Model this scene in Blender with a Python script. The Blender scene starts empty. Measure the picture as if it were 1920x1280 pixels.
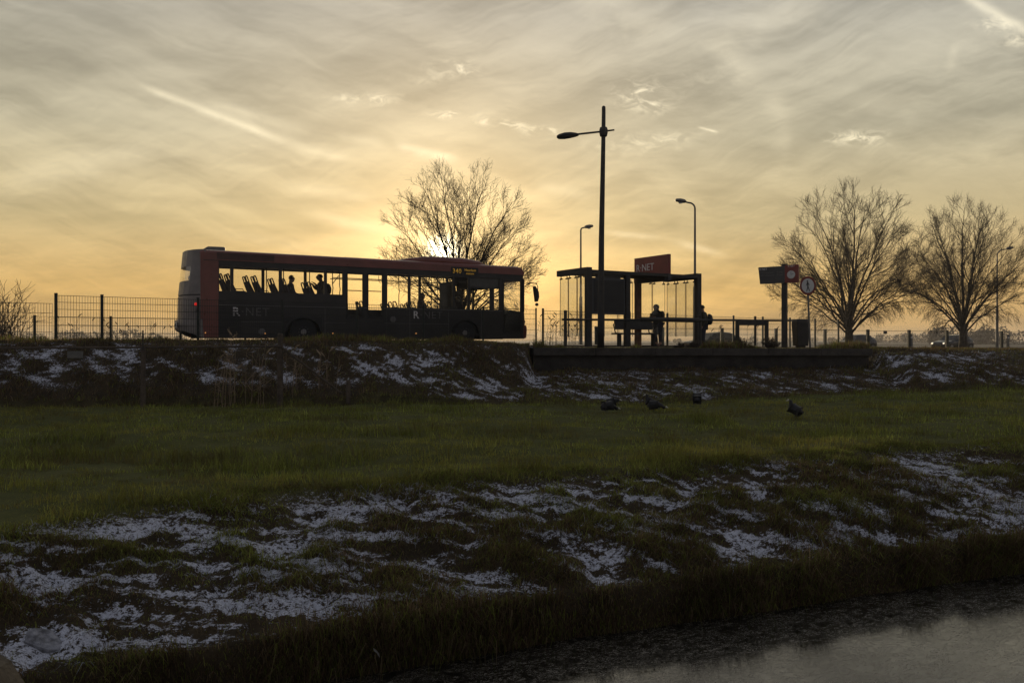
import bpy, bmesh, math, random
import numpy as np
from mathutils import Vector, Matrix

SC = bpy.context.scene
COL = SC.collection
R = math.radians
CZ = 2.3            # camera height above the water
F = 1480.0          # focal length measured in photo pixels

# ------------------------------------------------------------------ camera
cam_d = bpy.data.cameras.new('camera')
cam = bpy.data.objects.new('camera', cam_d)
COL.objects.link(cam)
cam.location = (0, 0, CZ)
cam.rotation_euler = (R(90 - 0.08), 0, 0)
cam_d.sensor_width = 36
cam_d.lens = 36 * F / 1920
cam_d.clip_start = 0.1
cam_d.clip_end = 12000
SC.camera = cam

# ------------------------------------------------------------------ sun, exposure
SUN_AZ = math.atan2(-127, 1480)        # from +Y, negative is to the left
SUN_EL = R(6.3)
sd = Vector((math.sin(SUN_AZ) * math.cos(SUN_EL), math.cos(SUN_AZ) * math.cos(SUN_EL), math.sin(SUN_EL)))
sun_d = bpy.data.lights.new('sun', 'SUN')
sun_d.energy = 2.0
sun_d.angle = R(0.5)
sun_d.color = (1.0, 0.78, 0.5)
sun = bpy.data.objects.new('sun', sun_d)
COL.objects.link(sun)
sun.rotation_euler = (-sd).to_track_quat('-Z', 'Y').to_euler()
SC.view_settings.view_transform = 'Standard'
SC.view_settings.look = 'None'
SC.view_settings.exposure = 0.0
SC.view_settings.gamma = 1.0
SC.render.engine = 'CYCLES'
SC.cycles.use_denoising = True
SC.cycles.max_bounces = 6
SC.cycles.diffuse_bounces = 2
SC.cycles.glossy_bounces = 3
SC.cycles.transmission_bounces = 4
SC.cycles.transparent_max_bounces = 32
SC.cycles.caustics_reflective = False
SC.cycles.caustics_refractive = False
SC.cycles.sample_clamp_indirect = 4.0


# ------------------------------------------------------------------ node helpers
class NG:
    """writes maths as nodes"""
    def __init__(s, tree):
        s.t = tree

    def node(s, kind, **kw):
        n = s.t.nodes.new(kind)
        for k, v in kw.items():
            setattr(n, k, v)
        return n

    def put(s, sock, v):
        if isinstance(v, E):
            v = v.s
        if isinstance(v, bpy.types.NodeSocket):
            s.t.links.new(v, sock)
        else:
            sock.default_value = v

    def math(s, op, *a):
        n = s.node('ShaderNodeMath', operation=op)
        for i, v in enumerate(a):
            s.put(n.inputs[i], v)
        return E(s, n.outputs[0])

    def xyz(s, x, y, z):
        n = s.node('ShaderNodeCombineXYZ')
        for i, v in enumerate((x, y, z)):
            s.put(n.inputs[i], v)
        return n.outputs[0]

    def sep(s, v):
        n = s.node('ShaderNodeSeparateXYZ')
        s.put(n.inputs[0], v)
        return [E(s, o) for o in n.outputs]

    def noise(s, v, scale, detail=3.0, rough=0.55, dist=0.0):
        n = s.node('ShaderNodeTexNoise')
        s.put(n.inputs['Vector'], v)
        n.inputs['Scale'].default_value = scale
        n.inputs['Detail'].default_value = detail
        n.inputs['Roughness'].default_value = rough
        n.inputs['Distortion'].default_value = dist
        return E(s, n.outputs['Fac'])

    def smooth(s, v, a, b, lo=0.0, hi=1.0):
        n = s.node('ShaderNodeMapRange', interpolation_type='SMOOTHSTEP')
        for i, q in enumerate((v, a, b, lo, hi)):
            s.put(n.inputs[i], q)
        return E(s, n.outputs[0])

    def mix(s, f, a, b, mode='MIX'):
        n = s.node('ShaderNodeMix', data_type='RGBA', blend_type=mode)
        n.clamp_factor = True
        s.put(n.inputs[0], f)
        s.put(n.inputs[6], a if not isinstance(a, tuple) else (*a[:3], 1))
        s.put(n.inputs[7], b if not isinstance(b, tuple) else (*b[:3], 1))
        return n.outputs[2]

    def ramp(s, f, stops):
        n = s.node('ShaderNodeValToRGB')
        el = n.color_ramp.elements
        while len(el) < len(stops):
            el.new(0.5)
        for e, (p, c) in zip(el, stops):
            e.position = p
            e.color = (*c, 1)
        s.put(n.inputs[0], f)
        return n.outputs[0]

    def scale(s, col, f):
        n = s.node('ShaderNodeVectorMath', operation='SCALE')
        s.put(n.inputs[0], col)
        s.put(n.inputs[3], f)
        return n.outputs[0]

    def add(s, a, b):
        n = s.node('ShaderNodeVectorMath', operation='ADD')
        s.put(n.inputs[0], a)
        s.put(n.inputs[1], b)
        return n.outputs[0]


class E:
    def __init__(s, g, sock):
        s.g, s.s = g, sock

    def __add__(s, o): return s.g.math('ADD', s, o)
    def __radd__(s, o): return s.g.math('ADD', o, s)
    def __sub__(s, o): return s.g.math('SUBTRACT', s, o)
    def __rsub__(s, o): return s.g.math('SUBTRACT', o, s)
    def __mul__(s, o): return s.g.math('MULTIPLY', s, o)
    def __rmul__(s, o): return s.g.math('MULTIPLY', o, s)
    def __truediv__(s, o): return s.g.math('DIVIDE', s, o)
    def exp(s): return s.g.math('EXPONENT', s)
    def max(s, o): return s.g.math('MAXIMUM', s, o)
    def min(s, o): return s.g.math('MINIMUM', s, o)
    def clamp(s): return s.max(0.0).min(1.0)
    def pow(s, o): return s.g.math('POWER', s, o)


# ------------------------------------------------------------------ sky: Nishita air under a thin streaky cloud veil
world = bpy.data.worlds.new('World')
SC.world = world
world.use_nodes = True
wt = world.node_tree
wt.nodes.clear()
g = NG(wt)
tc = g.node('ShaderNodeTexCoord')
D = tc.outputs['Generated']
dx, dy, dz = g.sep(D)
sky = g.node('ShaderNodeTexSky', sky_type='NISHITA')
sky.sun_disc = False
sky.sun_elevation = SUN_EL
sky.sun_rotation = SUN_AZ
sky.air_density = 1.0
sky.dust_density = 2.5
sky.ozone_density = 1.0
# angle to the sun
ca = dx * sd.x + dy * sd.y + dz * sd.z
ang = g.math('ARCCOSINE', ca.max(-1.0).min(1.0))
# clouds lie on a level sheet far above: direction projected on to it
hz = dz.max(0.0) + 0.22
qx, qy = dx / hz, dy / hz


def rot(ax, ay, a):
    c, s_ = math.cos(a), math.sin(a)
    return ax * c + ay * s_, ay * c - ax * s_


wob = g.noise(g.xyz(qx * 0.5, qy * 0.5, 0.0), 1.0, 2.0)
r1x, r1y = rot(qx, qy, R(20))
n1 = g.noise(g.xyz(r1x * 0.35 + wob * 0.5, r1y * 1.15, 3.0), 1.25, 8.0, 0.62, 0.25)
r2x, r2y = rot(qx, qy, R(-16))
n2 = g.noise(g.xyz(r2x * 0.3, r2y * 1.5 + wob * 0.6, 9.0), 1.6, 5.0, 0.58, 0.3)
r3x, r3y = rot(qx, qy, R(5))
n3 = g.noise(g.xyz(r3x * 0.55, r3y * 3.4, 15.0), 2.6, 5.0, 0.6, 0.4)
fx, fz = dx / dy.max(0.05), dz / dy.max(0.05)
r4x, r4y = rot(fx, fz, R(17))
r5x, r5y = rot(fx, fz, R(-19))
w4 = g.noise(g.xyz(fx, fz, 7.0), 5.0, 3.0)
n4 = g.noise(g.xyz(r4x * 0.9 + w4 * 0.10, r4y * 4.2 + w4 * 0.35, 2.0), 4.2, 7.0, 0.60, 0.15)
n5 = g.noise(g.xyz(r5x * 0.8, r5y * 5.0 + w4 * 0.30, 5.0), 4.6, 7.0, 0.60, 0.15)
left = g.smooth(fx, -0.35, 0.1)
diag = g.smooth(n4, 0.34, 0.66, -1.0, 1.0) * (left * 0.55 + 0.25) + g.smooth(n5, 0.34, 0.66, -1.0, 1.0) * (0.55 - left * 0.35)
fib = g.noise(g.xyz(r4x * 3.0 + w4, r4y * 26.0 + w4 * 3.0, 12.0), 3.0, 6.0, 0.65, 0.6)
streak = g.smooth(fib, 0.3, 0.7, -1.0, 1.0) * 0.16 * g.smooth(n1, 0.4, 0.6) + g.smooth(n1, 0.34, 0.66, -1.0, 1.0) * 0.32 + g.smooth(n2, 0.36, 0.66, -1.0, 1.0) * 0.2 + g.smooth(n3, 0.35, 0.65, -1.0, 1.0) * 0.10 + diag * g.smooth(dy, 0.1, 0.5) * 0.75
grey_band = g.smooth(g.noise(g.xyz(r2x * 0.22, r2y * 0.95, 30.0), 1.3, 3.0, 0.5, 0.4), 0.5, 0.72)

base = g.ramp(dz, [(0.0, (0.56, 0.325, 0.098)), (0.06, (0.59, 0.37, 0.120)), (0.14, (0.52, 0.415, 0.215)), (0.24, (0.475, 0.43, 0.30)),
                   (0.38, (0.38, 0.365, 0.31)), (0.6, (0.20, 0.195, 0.185)), (1.0, (0.12, 0.13, 0.155))])
back = g.ramp(dz, [(0.0, (0.29, 0.255, 0.235)), (0.3, (0.20, 0.195, 0.21)), (1.0, (0.165, 0.175, 0.21))])
toward = g.smooth(ca, 0.05, 0.98)
veil = g.mix(toward, back, base)
# streaks lighten and darken the veil
veil = g.scale(veil, streak * 0.30 + 1.0)
veil = g.mix(grey_band * toward * 0.45, veil, g.scale(g.mix(0.5, veil, (0.30, 0.295, 0.27)), 0.74))
# aureole round the sun in the thin cloud
a1 = (ang * ang * (-1 / (2 * 0.0095 ** 2))).exp() * 16.0
a2 = (ang * (-1 / 0.040)).exp() * 1.5
a3 = (ang * (-1 / 0.17)).exp() * 0.46
halo = g.add(g.add(g.scale((1.0, 0.90, 0.62), a1), g.scale((1.0, 0.72, 0.32), a2)), g.scale((0.95, 0.60, 0.22), a3 * (streak * 0.25 + 1.0)))
# contrails and small puffs, laid out by direction
ahead = g.smooth(dy, 0.25, 0.45)
pn = g.noise(g.xyz(fx, fz, 1.0), 26.0, 5.0, 0.62, 0.5)
pf = g.noise(g.xyz(fx * 1.0, fz * 1.9, 4.0), 40.0, 6.0, 0.62, 0.8)
trail = None
for (x0, y0, x1, y1, w, br, fade) in [
        (262, 160, 535, 266, 5, 0.20, 0.3), (385, 190, 585, 250, 7, 0.11, 0.5), (535, 268, 660, 300, 6, 0.09, 0.5),
        (630, 252, 720, 270, 6, 0.06, 0.3), (740, 272, 860, 300, 6, 0.20, 0.3),
        (1800, -12, 1935, 66, 7, 0.24, 0.1), (1325, 75, 1432, 175, 16, 0.08, 0.6), (1432, 175, 1478, 235, 16, 0.09, 0.6), (1478, 235, 1458, 300, 14, 0.08, 0.7),
        (1120, 434, 1250, 448, 4, 0.15, 0.5), (1250, 448, 1370, 482, 5, 0.15, 0.6), (1308, 239, 1346, 248, 1.6, 0.26, 0.4),
        (-20, 345, 330, 268, 20, 0.09, 0.4), (1070, -10, 1300, 75, 34, 0.10, 0.5), (1250, 110, 1560, -10, 24, 0.09, 0.4), (1480, 130, 1930, 60, 26, 0.035, 0.4),
        (380, 430, 620, 470, 8, 0.05, 0.5), (520, 350, 720, 372, 8, 0.10, 0.5), (180, 95, 420, 60, 16, 0.06, 0.5), (700, 20, 900, 120, 14, 0.05, 0.6), (1560, 210, 1800, 175, 14, 0.06, 0.5), (560, 395, 760, 440, 7, 0.10, 0.5), (1790, 80, 1778, 140, 7, 0.06, 0.5), (1000, 345, 1110, 366, 8, 0.08, 0.5)]:
    ax, ay, bx, by = (x0 - 960) / F, (638 - y0) / F, (x1 - 960) / F, (638 - y1) / F
    L = math.hypot(bx - ax, by - ay)
    ux, uy = (bx - ax) / L, (by - ay) / L
    al = (fx - ax) * ux + (fz - ay) * uy
    ac = (fz - ay) * ux - (fx - ax) * uy + (pn - 0.5) * (w * 1.6 / F)
    body = (ac * ac * (-1 / (2 * (w / F) ** 2))).exp()
    ends = g.smooth(al, -0.1 * L, fade * L * 0.7) * g.smooth(al, L * (1.1 - 0.0), L * (1 - fade * 0.7))
    v = body * ends * (pn * 1.4 + 0.3) * br
    trail = v if trail is None else trail + v
puff = None
for (x0, y0, w, h, br) in [(858, 128, 32, 9, .26), (1195, 178, 30, 16, .26), (1225, 200, 26, 12, .14), (680, 184, 38, 6, .22), (720, 190, 14, 6, .15), (838, 215, 20, 5, .26), (905, 225, 11, 6, .26),
                           (950, 232, 12, 5, .26), (972, 238, 9, 5, .22), (1016, 245, 22, 6, .26), (1240, 262, 40, 11, .13), (1612, 259, 40, 9, .3), (1860, 48, 26, 9, .2), (1905, 78, 20, 8, .2),
                           (1160, 275, 50, 12, .07), (790, 150, 60, 10, .06), (1310, 150, 70, 16, .05)]:
    ax, ay = (x0 - 960) / F, (638 - y0) / F
    px_, pz_ = (fx - ax) * (F / w), (fz - ay) * (F / h)
    v = (px_ * px_ * -0.5 + pz_ * pz_ * -0.5).exp() * br
    puff = v if puff is None else puff + v
puff = puff * g.smooth(pf, 0.40, 0.72, 0.0, 1.6)
bright = (trail * 1.25 + puff * 1.35) * ahead
veil = g.add(veil, g.scale((1.0, 0.88, 0.62), bright))
total = g.add(veil, halo)
total = g.add(total, g.scale(sky.outputs[0], 0.006))
bg = g.node('ShaderNodeBackground')
g.put(bg.inputs[0], total)
bg.inputs[1].default_value = 1.0
wo = g.node('ShaderNodeOutputWorld')
wt.links.new(bg.outputs[0], wo.inputs[0])
world.cycles.sampling_method = 'MANUAL'
world.cycles.sample_map_resolution = 1024


# ------------------------------------------------------------------ helpers for objects
def tag(o, label=None, cat=None, group=None, kind=None):
    if label: o['label'] = label
    if cat: o['category'] = cat
    if group: o['group'] = group
    if kind: o['kind'] = kind
    return o


def link(name, mesh, m=None, parent=None):
    o = bpy.data.objects.new(name, mesh)
    COL.objects.link(o)
    if m is not None:
        for q in (m if isinstance(m, (list, tuple)) else [m]):
            mesh.materials.append(q)
    if parent is not None:
        o.parent = parent
    return o


def empty(name, loc, rz=0.0, label=None, cat=None, group=None):
    o = bpy.data.objects.new(name, None)
    COL.objects.link(o)
    o.location = loc
    o.rotation_euler = (0, 0, rz)
    o.empty_display_size = 0.2
    return tag(o, label, cat, group)


def copy_tree(o, parent=None):
    c = o.copy()
    COL.objects.link(c)
    c.parent = parent
    for ch in list(o.children):
        copy_tree(ch, c)
    return c


class MB:
    def __init__(s):
        s.v, s.f = [], []

    def add(s, vs, fs):
        n = len(s.v)
        s.v += [tuple(p) for p in vs]
        s.f += [tuple(i + n for i in q) for q in fs]
        return s

    def box(s, x0, x1, y0, y1, z0, z1):
        return s.add([(x0, y0, z0), (x1, y0, z0), (x1, y1, z0), (x0, y1, z0), (x0, y0, z1), (x1, y0, z1), (x1, y1, z1), (x0, y1, z1)],
                     [(3, 2, 1, 0), (4, 5, 6, 7), (0, 1, 5, 4), (1, 2, 6, 5), (2, 3, 7, 6), (3, 0, 4, 7)])

    def hexa(s, p):     # eight corners, order as box
        return s.add(p, [(3, 2, 1, 0), (4, 5, 6, 7), (0, 1, 5, 4), (1, 2, 6, 5), (2, 3, 7, 6), (3, 0, 4, 7)])

    def tube(s, pts, rs, n=8, cap=True, spin=0.0):
        pts = [Vector(p) for p in pts]
        if not isinstance(rs, (list, tuple)):
            rs = [rs] * len(pts)
        rings = []
        ref = None
        for i, p in enumerate(pts):
            d = (pts[min(i + 1, len(pts) - 1)] - pts[max(i - 1, 0)]).normalized()
            if ref is None:
                ref = Vector((1, 0, 0)) if abs(d.x) < 0.8 else Vector((0, 1, 0))
            u = (ref - d * ref.dot(d)).normalized()
            w = d.cross(u)
            ref = u
            rings.append([p + (u * math.cos(spin + 2 * math.pi * k / n) + w * math.sin(spin + 2 * math.pi * k / n)) * rs[i] for k in range(n)])
        vs = [q for r_ in rings for q in r_]
        fs = []
        for i in range(len(pts) - 1):
            for k in range(n):
                fs.append((i * n + k, i * n + (k + 1) % n, (i + 1) * n + (k + 1) % n, (i + 1) * n + k))
        if cap:
            fs.append(tuple(range(n))[::-1])
            fs.append(tuple((len(pts) - 1) * n + k for k in range(n)))
        return s.add(vs, fs)

    def lathe(s, prof, c=(0, 0, 0), n=16, axis='z'):
        vs, fs = [], []
        for (r_, h) in prof:
            for k in range(n):
                a = 2 * math.pi * k / n
                p = (r_ * math.cos(a), r_ * math.sin(a), h)
                if axis == 'y': p = (p[0], p[2], p[1])
                if axis == 'x': p = (p[2], p[0], p[1])
                vs.append((p[0] + c[0], p[1] + c[1], p[2] + c[2]))
        for i in range(len(prof) - 1):
            for k in range(n):
                fs.append((i * n + k, i * n + (k + 1) % n, (i + 1) * n + (k + 1) % n, (i + 1) * n + k))
        fs.append(tuple(range(n))[::-1])
        fs.append(tuple((len(prof) - 1) * n + k for k in range(n)))
        return s.add(vs, fs)

    def prism(s, poly, a0, a1, axis='y'):    # outline in the two other axes, thick along axis
        n = len(poly)
        def pt(p, a):
            if axis == 'y': return (p[0], a, p[1])
            if axis == 'x': return (a, p[0], p[1])
            return (p[0], p[1], a)
        vs = [pt(p, a0) for p in poly] + [pt(p, a1) for p in poly]
        fs = [tuple(range(n)), tuple(range(n, 2 * n))[::-1]] + [(k, k + n, (k + 1) % n + n, (k + 1) % n) for k in range(n)]
        return s.add(vs, fs)

    def loft(s, rings, closed=True, cap=True):
        n = len(rings[0])
        vs = [p for r_ in rings for p in r_]
        fs = []
        for i in range(len(rings) - 1):
            for k in range(n if closed else n - 1):
                fs.append((i * n + k, i * n + (k + 1) % n, (i + 1) * n + (k + 1) % n, (i + 1) * n + k))
        if cap:
            fs.append(tuple(range(n))[::-1])
            fs.append(tuple((len(rings) - 1) * n + k for k in range(n)))
        return s.add(vs, fs)

    def build(s, name, m=None, parent=None, smooth=False, bevel=0.0):
        me = bpy.data.meshes.new(name)
        me.from_pydata(s.v, [], s.f)
        bm = bmesh.new()
        bm.from_mesh(me)
        bmesh.ops.recalc_face_normals(bm, faces=bm.faces)
        if bevel:
            es = [e for e in bm.edges if len(e.link_faces) == 2 and e.calc_face_angle(0) > 0.6]
            bmesh.ops.bevel(bm, geom=es, offset=bevel, segments=2, affect='EDGES', profile=0.6)
        bm.to_mesh(me)
        bm.free()
        if smooth:
            me.polygons.foreach_set('use_smooth', [True] * len(me.polygons))
        return link(name, me, m, parent)


def text_mesh(name, body, size, depth, m, parent, mat4, align='LEFT', spacing=1.0, bold=0.0):
    cu = bpy.data.curves.new(name, 'FONT')
    cu.body = body
    cu.size = size
    cu.extrude = depth
    cu.align_x = align
    cu.space_character = spacing
    cu.offset = bold
    cu.resolution_u = 2
    o = bpy.data.objects.new(name, cu)
    COL.objects.link(o)
    dg = bpy.context.evaluated_depsgraph_get()
    me = bpy.data.meshes.new_from_object(o.evaluated_get(dg))
    bpy.data.objects.remove(o)
    bpy.data.curves.remove(cu)
    r_ = link(name, me, m, parent)
    r_.matrix_local = mat4
    return r_


def at(px, py, Y):      # a photo measurement at a chosen distance
    return Vector(((px - 960) / F * Y, Y, (638 - py) / F * Y + CZ))


# ------------------------------------------------------------------ materials
def mat(name, c, rough=0.6, metal=0.0, var=0.18, scale=3.0, bump=0.0, spec=0.5, coat=0.0):
    m = bpy.data.materials.new(name)
    m.use_nodes = True
    t = m.node_tree
    q = NG(t)
    b = t.nodes['Principled BSDF']
    tcn = q.node('ShaderNodeTexCoord')
    n = q.noise(tcn.outputs['Object'], scale, 5.0, 0.6)
    f = q.smooth(n, 0.3, 0.7)
    q.put(b.inputs['Base Color'], q.mix(f, tuple(x * (1 - var) for x in c), tuple(min(1, x * (1 + var)) for x in c)))
    n2 = q.noise(tcn.outputs['Object'], scale * 6, 3.0)
    q.put(b.inputs['Roughness'], q.smooth(n2, 0.3, 0.7, max(0.02, rough - 0.08), min(1, rough + 0.08)))
    b.inputs['Metallic'].default_value = metal
    b.inputs['Specular IOR Level'].default_value = spec
    b.inputs['Coat Weight'].default_value = coat
    if bump:
        bn = q.node('ShaderNodeBump')
        bn.inputs['Strength'].default_value = bump
        bn.inputs['Distance'].default_value = 0.02
        q.put(bn.inputs['Height'], n2)
        q.put(b.inputs['Normal'], bn.outputs[0])
    return m


def glass(name, tint=(0.86, 0.9, 0.86), refl=1.0, dirt=0.04):
    m = bpy.data.materials.new(name)
    m.use_nodes = True
    t = m.node_tree
    t.nodes.clear()
    q = NG(t)
    tr = q.node('ShaderNodeBsdfTransparent')
    tr.inputs[0].default_value = (*tint, 1)
    gl = q.node('ShaderNodeBsdfGlossy')
    gl.inputs['Roughness'].default_value = 0.03
    fr = q.node('ShaderNodeFresnel')
    fr.inputs[0].default_value = 1.45
    df = q.node('ShaderNodeBsdfDiffuse')
    df.inputs[0].default_value = (0.3, 0.28, 0.25, 1)
    tcn = q.node('ShaderNodeTexCoord')
    n = q.noise(tcn.outputs['Object'], 2.5, 5.0, 0.65)
    m1 = q.node('ShaderNodeMixShader')
    q.put(m1.inputs[0], E(q, fr.outputs[0]) * refl)
    t.links.new(tr.outputs[0], m1.inputs[1])
    t.links.new(gl.outputs[0], m1.inputs[2])
    m2 = q.node('ShaderNodeMixShader')
    q.put(m2.inputs[0], q.smooth(n, 0.4, 0.8, dirt * 0.4, dirt * 2))
    t.links.new(m1.outputs[0], m2.inputs[1])
    t.links.new(df.outputs[0], m2.inputs[2])
    o = q.node('ShaderNodeOutputMaterial')
    t.links.new(m2.outputs[0], o.inputs[0])
    return m


def glow(name, c, s):
    m = bpy.data.materials.new(name)
    m.use_nodes = True
    b = m.node_tree.nodes['Principled BSDF']
    q = NG(m.node_tree)
    tcn = q.node('ShaderNodeTexCoord')
    n = q.noise(tcn.outputs['Object'], 9.0, 2.0)
    q.put(b.inputs['Base Color'], q.mix(n, tuple(x * 0.4 for x in c), tuple(x * 0.6 for x in c)))
    b.inputs['Emission Color'].default_value = (*c, 1)
    b.inputs['Emission Strength'].default_value = s
    return m


M = dict(
    red=mat('bus_red', (0.18, 0.044, 0.031), 0.35, coat=0.3, scale=1.5),
    busgrey=mat('bus_charcoal', (0.026, 0.024, 0.023), 0.4, scale=1.2, var=0.3),
    busrear=mat('bus_rear_silver', (0.21, 0.187, 0.172), 0.45, scale=1.4),
    black=mat('black_plastic', (0.018, 0.018, 0.018), 0.55),
    rubber=mat('tyre_rubber', (0.02, 0.02, 0.02), 0.8, scale=8),
    rim=mat('wheel_rim', (0.22, 0.21, 0.2), 0.4, 0.6),
    floor=mat('bus_floor', (0.06, 0.06, 0.06), 0.8),
    inner=mat('bus_lining', (0.10, 0.10, 0.10), 0.8),
    seat=mat('seat_fabric', (0.06, 0.05, 0.06), 0.9, scale=12),
    handle=mat('handle_tube', (0.05, 0.05, 0.05), 0.4),
    glass=glass('bus_glass', (0.97, 0.97, 0.955), 0.3, 0.01),
    glass2=glass('shelter_glass', (0.975, 0.99, 0.98), 0.35, 0.008),
    steel=mat('dark_steel', (0.045, 0.043, 0.04), 0.55, 0.4, scale=4, bump=0.1),
    fence=mat('fence_green_steel', (0.022, 0.028, 0.022), 0.6, 0.2, scale=5),
    galv=mat('galvanised_steel', (0.16, 0.16, 0.155), 0.5, 0.7, scale=5),
    wood=mat('weathered_wood', (0.085, 0.065, 0.048), 0.85, scale=7, bump=0.4, var=0.35),
    palewood=mat('pale_wood', (0.13, 0.105, 0.07), 0.8, scale=10, bump=0.4, var=0.3),
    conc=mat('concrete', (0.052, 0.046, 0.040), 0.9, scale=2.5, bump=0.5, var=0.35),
    concdark=mat('dark_concrete', (0.034, 0.030, 0.026), 0.9, scale=2.5, bump=0.5, var=0.4),  # darker concrete for the wall under the edge beam
    signred=mat('sign_red', (0.20, 0.028, 0.022), 0.4, scale=2),
    panel=mat('panel_grey', (0.05, 0.052, 0.055), 0.5, scale=2),
    white=mat('sign_white', (0.62, 0.62, 0.60), 0.5, scale=4, var=0.08),
    letter=mat('letter_white', (0.70, 0.68, 0.66), 0.5, var=0.05),
    lettergrey=mat('letter_grey', (0.13, 0.125, 0.12), 0.5, var=0.05),
    brown=mat('brown_column', (0.20, 0.10, 0.055), 0.7, scale=5, var=0.3),  # lighter, warmer brown than the steel columns
    amber=glow('led_amber', (1.0, 0.55, 0.06), 0.2),
    tail=glow('tail_lamp_red', (1.0, 0.03, 0.02), 0.6),
    marker=glow('marker_amber', (1.0, 0.42, 0.12), 0.5),
    headl=glow('head_lamp', (1.0, 0.85, 0.6), 1.2),
    bark=mat('bark', (0.040, 0.031, 0.024), 0.9, scale=6, bump=0.6, var=0.35),
    twig=mat('twig_bark', (0.045, 0.031, 0.022), 0.9, scale=5, var=0.3),
    coat_a=mat('dark_coat', (0.035, 0.032, 0.035), 0.9, scale=9),
    coat_b=mat('olive_coat', (0.060, 0.055, 0.04), 0.9, scale=9),
    coat_c=mat('brown_coat', (0.075, 0.05, 0.035), 0.9, scale=9),
    skin=mat('skin', (0.34, 0.20, 0.14), 0.55, scale=12, var=0.1),
    hair=mat('hair', (0.03, 0.02, 0.015), 0.7, scale=20),
    trousers=mat('trousers', (0.05, 0.05, 0.065), 0.9, scale=9),
    feather=mat('black_feathers', (0.012, 0.012, 0.014), 0.6, scale=20, var=0.4),
    bill=mat('white_bill', (0.62, 0.60, 0.56), 0.4, var=0.06),
    legg=mat('bird_leg', (0.12, 0.13, 0.08), 0.6),
    car_a=mat('car_paint_grey', (0.06, 0.065, 0.07), 0.3, 0.4, coat=0.5),
    car_b=mat('car_paint_dark', (0.025, 0.028, 0.03), 0.3, 0.4, coat=0.5),
    road=mat('asphalt', (0.05, 0.05, 0.05), 0.9, scale=6, bump=0.3),
    snowstone=mat('snow_crusted_sheet', (0.25, 0.255, 0.28), 0.8, scale=16, var=0.6, bump=0.8),
    reed=mat('reed_straw', (0.30, 0.22, 0.14), 0.9, scale=6, var=0.3),
)

# ------------------------------------------------------------------ noise in numpy
def vnoise(x, y, seed=0):
    xi, yi = np.floor(x).astype(np.int64), np.floor(y).astype(np.int64)
    fx_, fy_ = x - xi, y - yi
    fx_, fy_ = fx_ * fx_ * (3 - 2 * fx_), fy_ * fy_ * (3 - 2 * fy_)

    def h(a, b):
        n = (a * 374761393 + b * 668265263 + seed * 974711) & 0xFFFFFFFF
        n = ((n ^ (n >> 13)) * 1274126177) & 0xFFFFFFFF
        n = n ^ (n >> 16)
        return (n & 0xFFFF) / 65535.0
    return (h(xi, yi) * (1 - fx_) + h(xi + 1, yi) * fx_) * (1 - fy_) + (h(xi, yi + 1) * (1 - fx_) + h(xi + 1, yi + 1) * fx_) * fy_


def fbm(x, y, seed=0, oct_=4, gain=0.5):
    s_, a, t = 0.0, 1.0, 0.0
    for k in range(oct_):
        s_ = s_ + a * vnoise(x * 2 ** k + 17.3 * k, y * 2 ** k - 9.1 * k, seed + k * 31)
        t += a
        a *= gain
    return s_ / t


def sstep(v, a, b):
    t = np.clip((v - a) / (b - a), 0, 1)
    return t * t * (3 - 2 * t)


# ------------------------------------------------------------------ the lie of the land (z relative to the camera height)
def lines(X):
    w = np.interp(X, [-30, -4, -2.8, -0.96, 0.58, 5.05, 9, 40], [-9, 4.15, 4.62, 5.46, 6.17, 7.8, 9.3, 21])
    w = w + 0.16 * (fbm(X * 0.9, X * 0 + 3, 5, 3) - 0.5)
    e = np.interp(X, [-30, -4, -3.1, -1.2, 0.3, 2.6, 7.3, 12, 40], [-4, 6.2, 7.3, 8.3, 8.9, 9.9, 11.7, 13.4, 24])
    b = np.interp(X, [-40, -11.3, -5.7, 0, 4.6, 9.6, 15, 40], [10, 17.3, 18.3, 18.6, 19.8, 22.2, 23.6, 32])
    c = np.interp(X, [-40, -12, -6, 0, 0.7, 4.6, 10, 15, 40], [13.5, 19.4, 20.9, 22.3, 22.9, 23.9, 25.4, 27.4, 36])
    return w, e, b, c


BA = R(30.45)                              # direction of the bus lane
BX, BY = -9.85, 24.8                       # near rear corner of the bus


def lane(X, Y):
    s_ = (X - BX) * math.cos(BA) + (Y - BY) * math.sin(BA)
    n_ = -(X - BX) * math.sin(BA) + (Y - BY) * math.cos(BA)
    return s_, n_


PE0, PE1 = (0.62, 22.75), (11.66, 25.5)    # front edge of the platform


def pface(X):
    return PE0[1] + (X - PE0[0]) * (PE1[1] - PE0[1]) / (PE1[0] - PE0[0])


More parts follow.
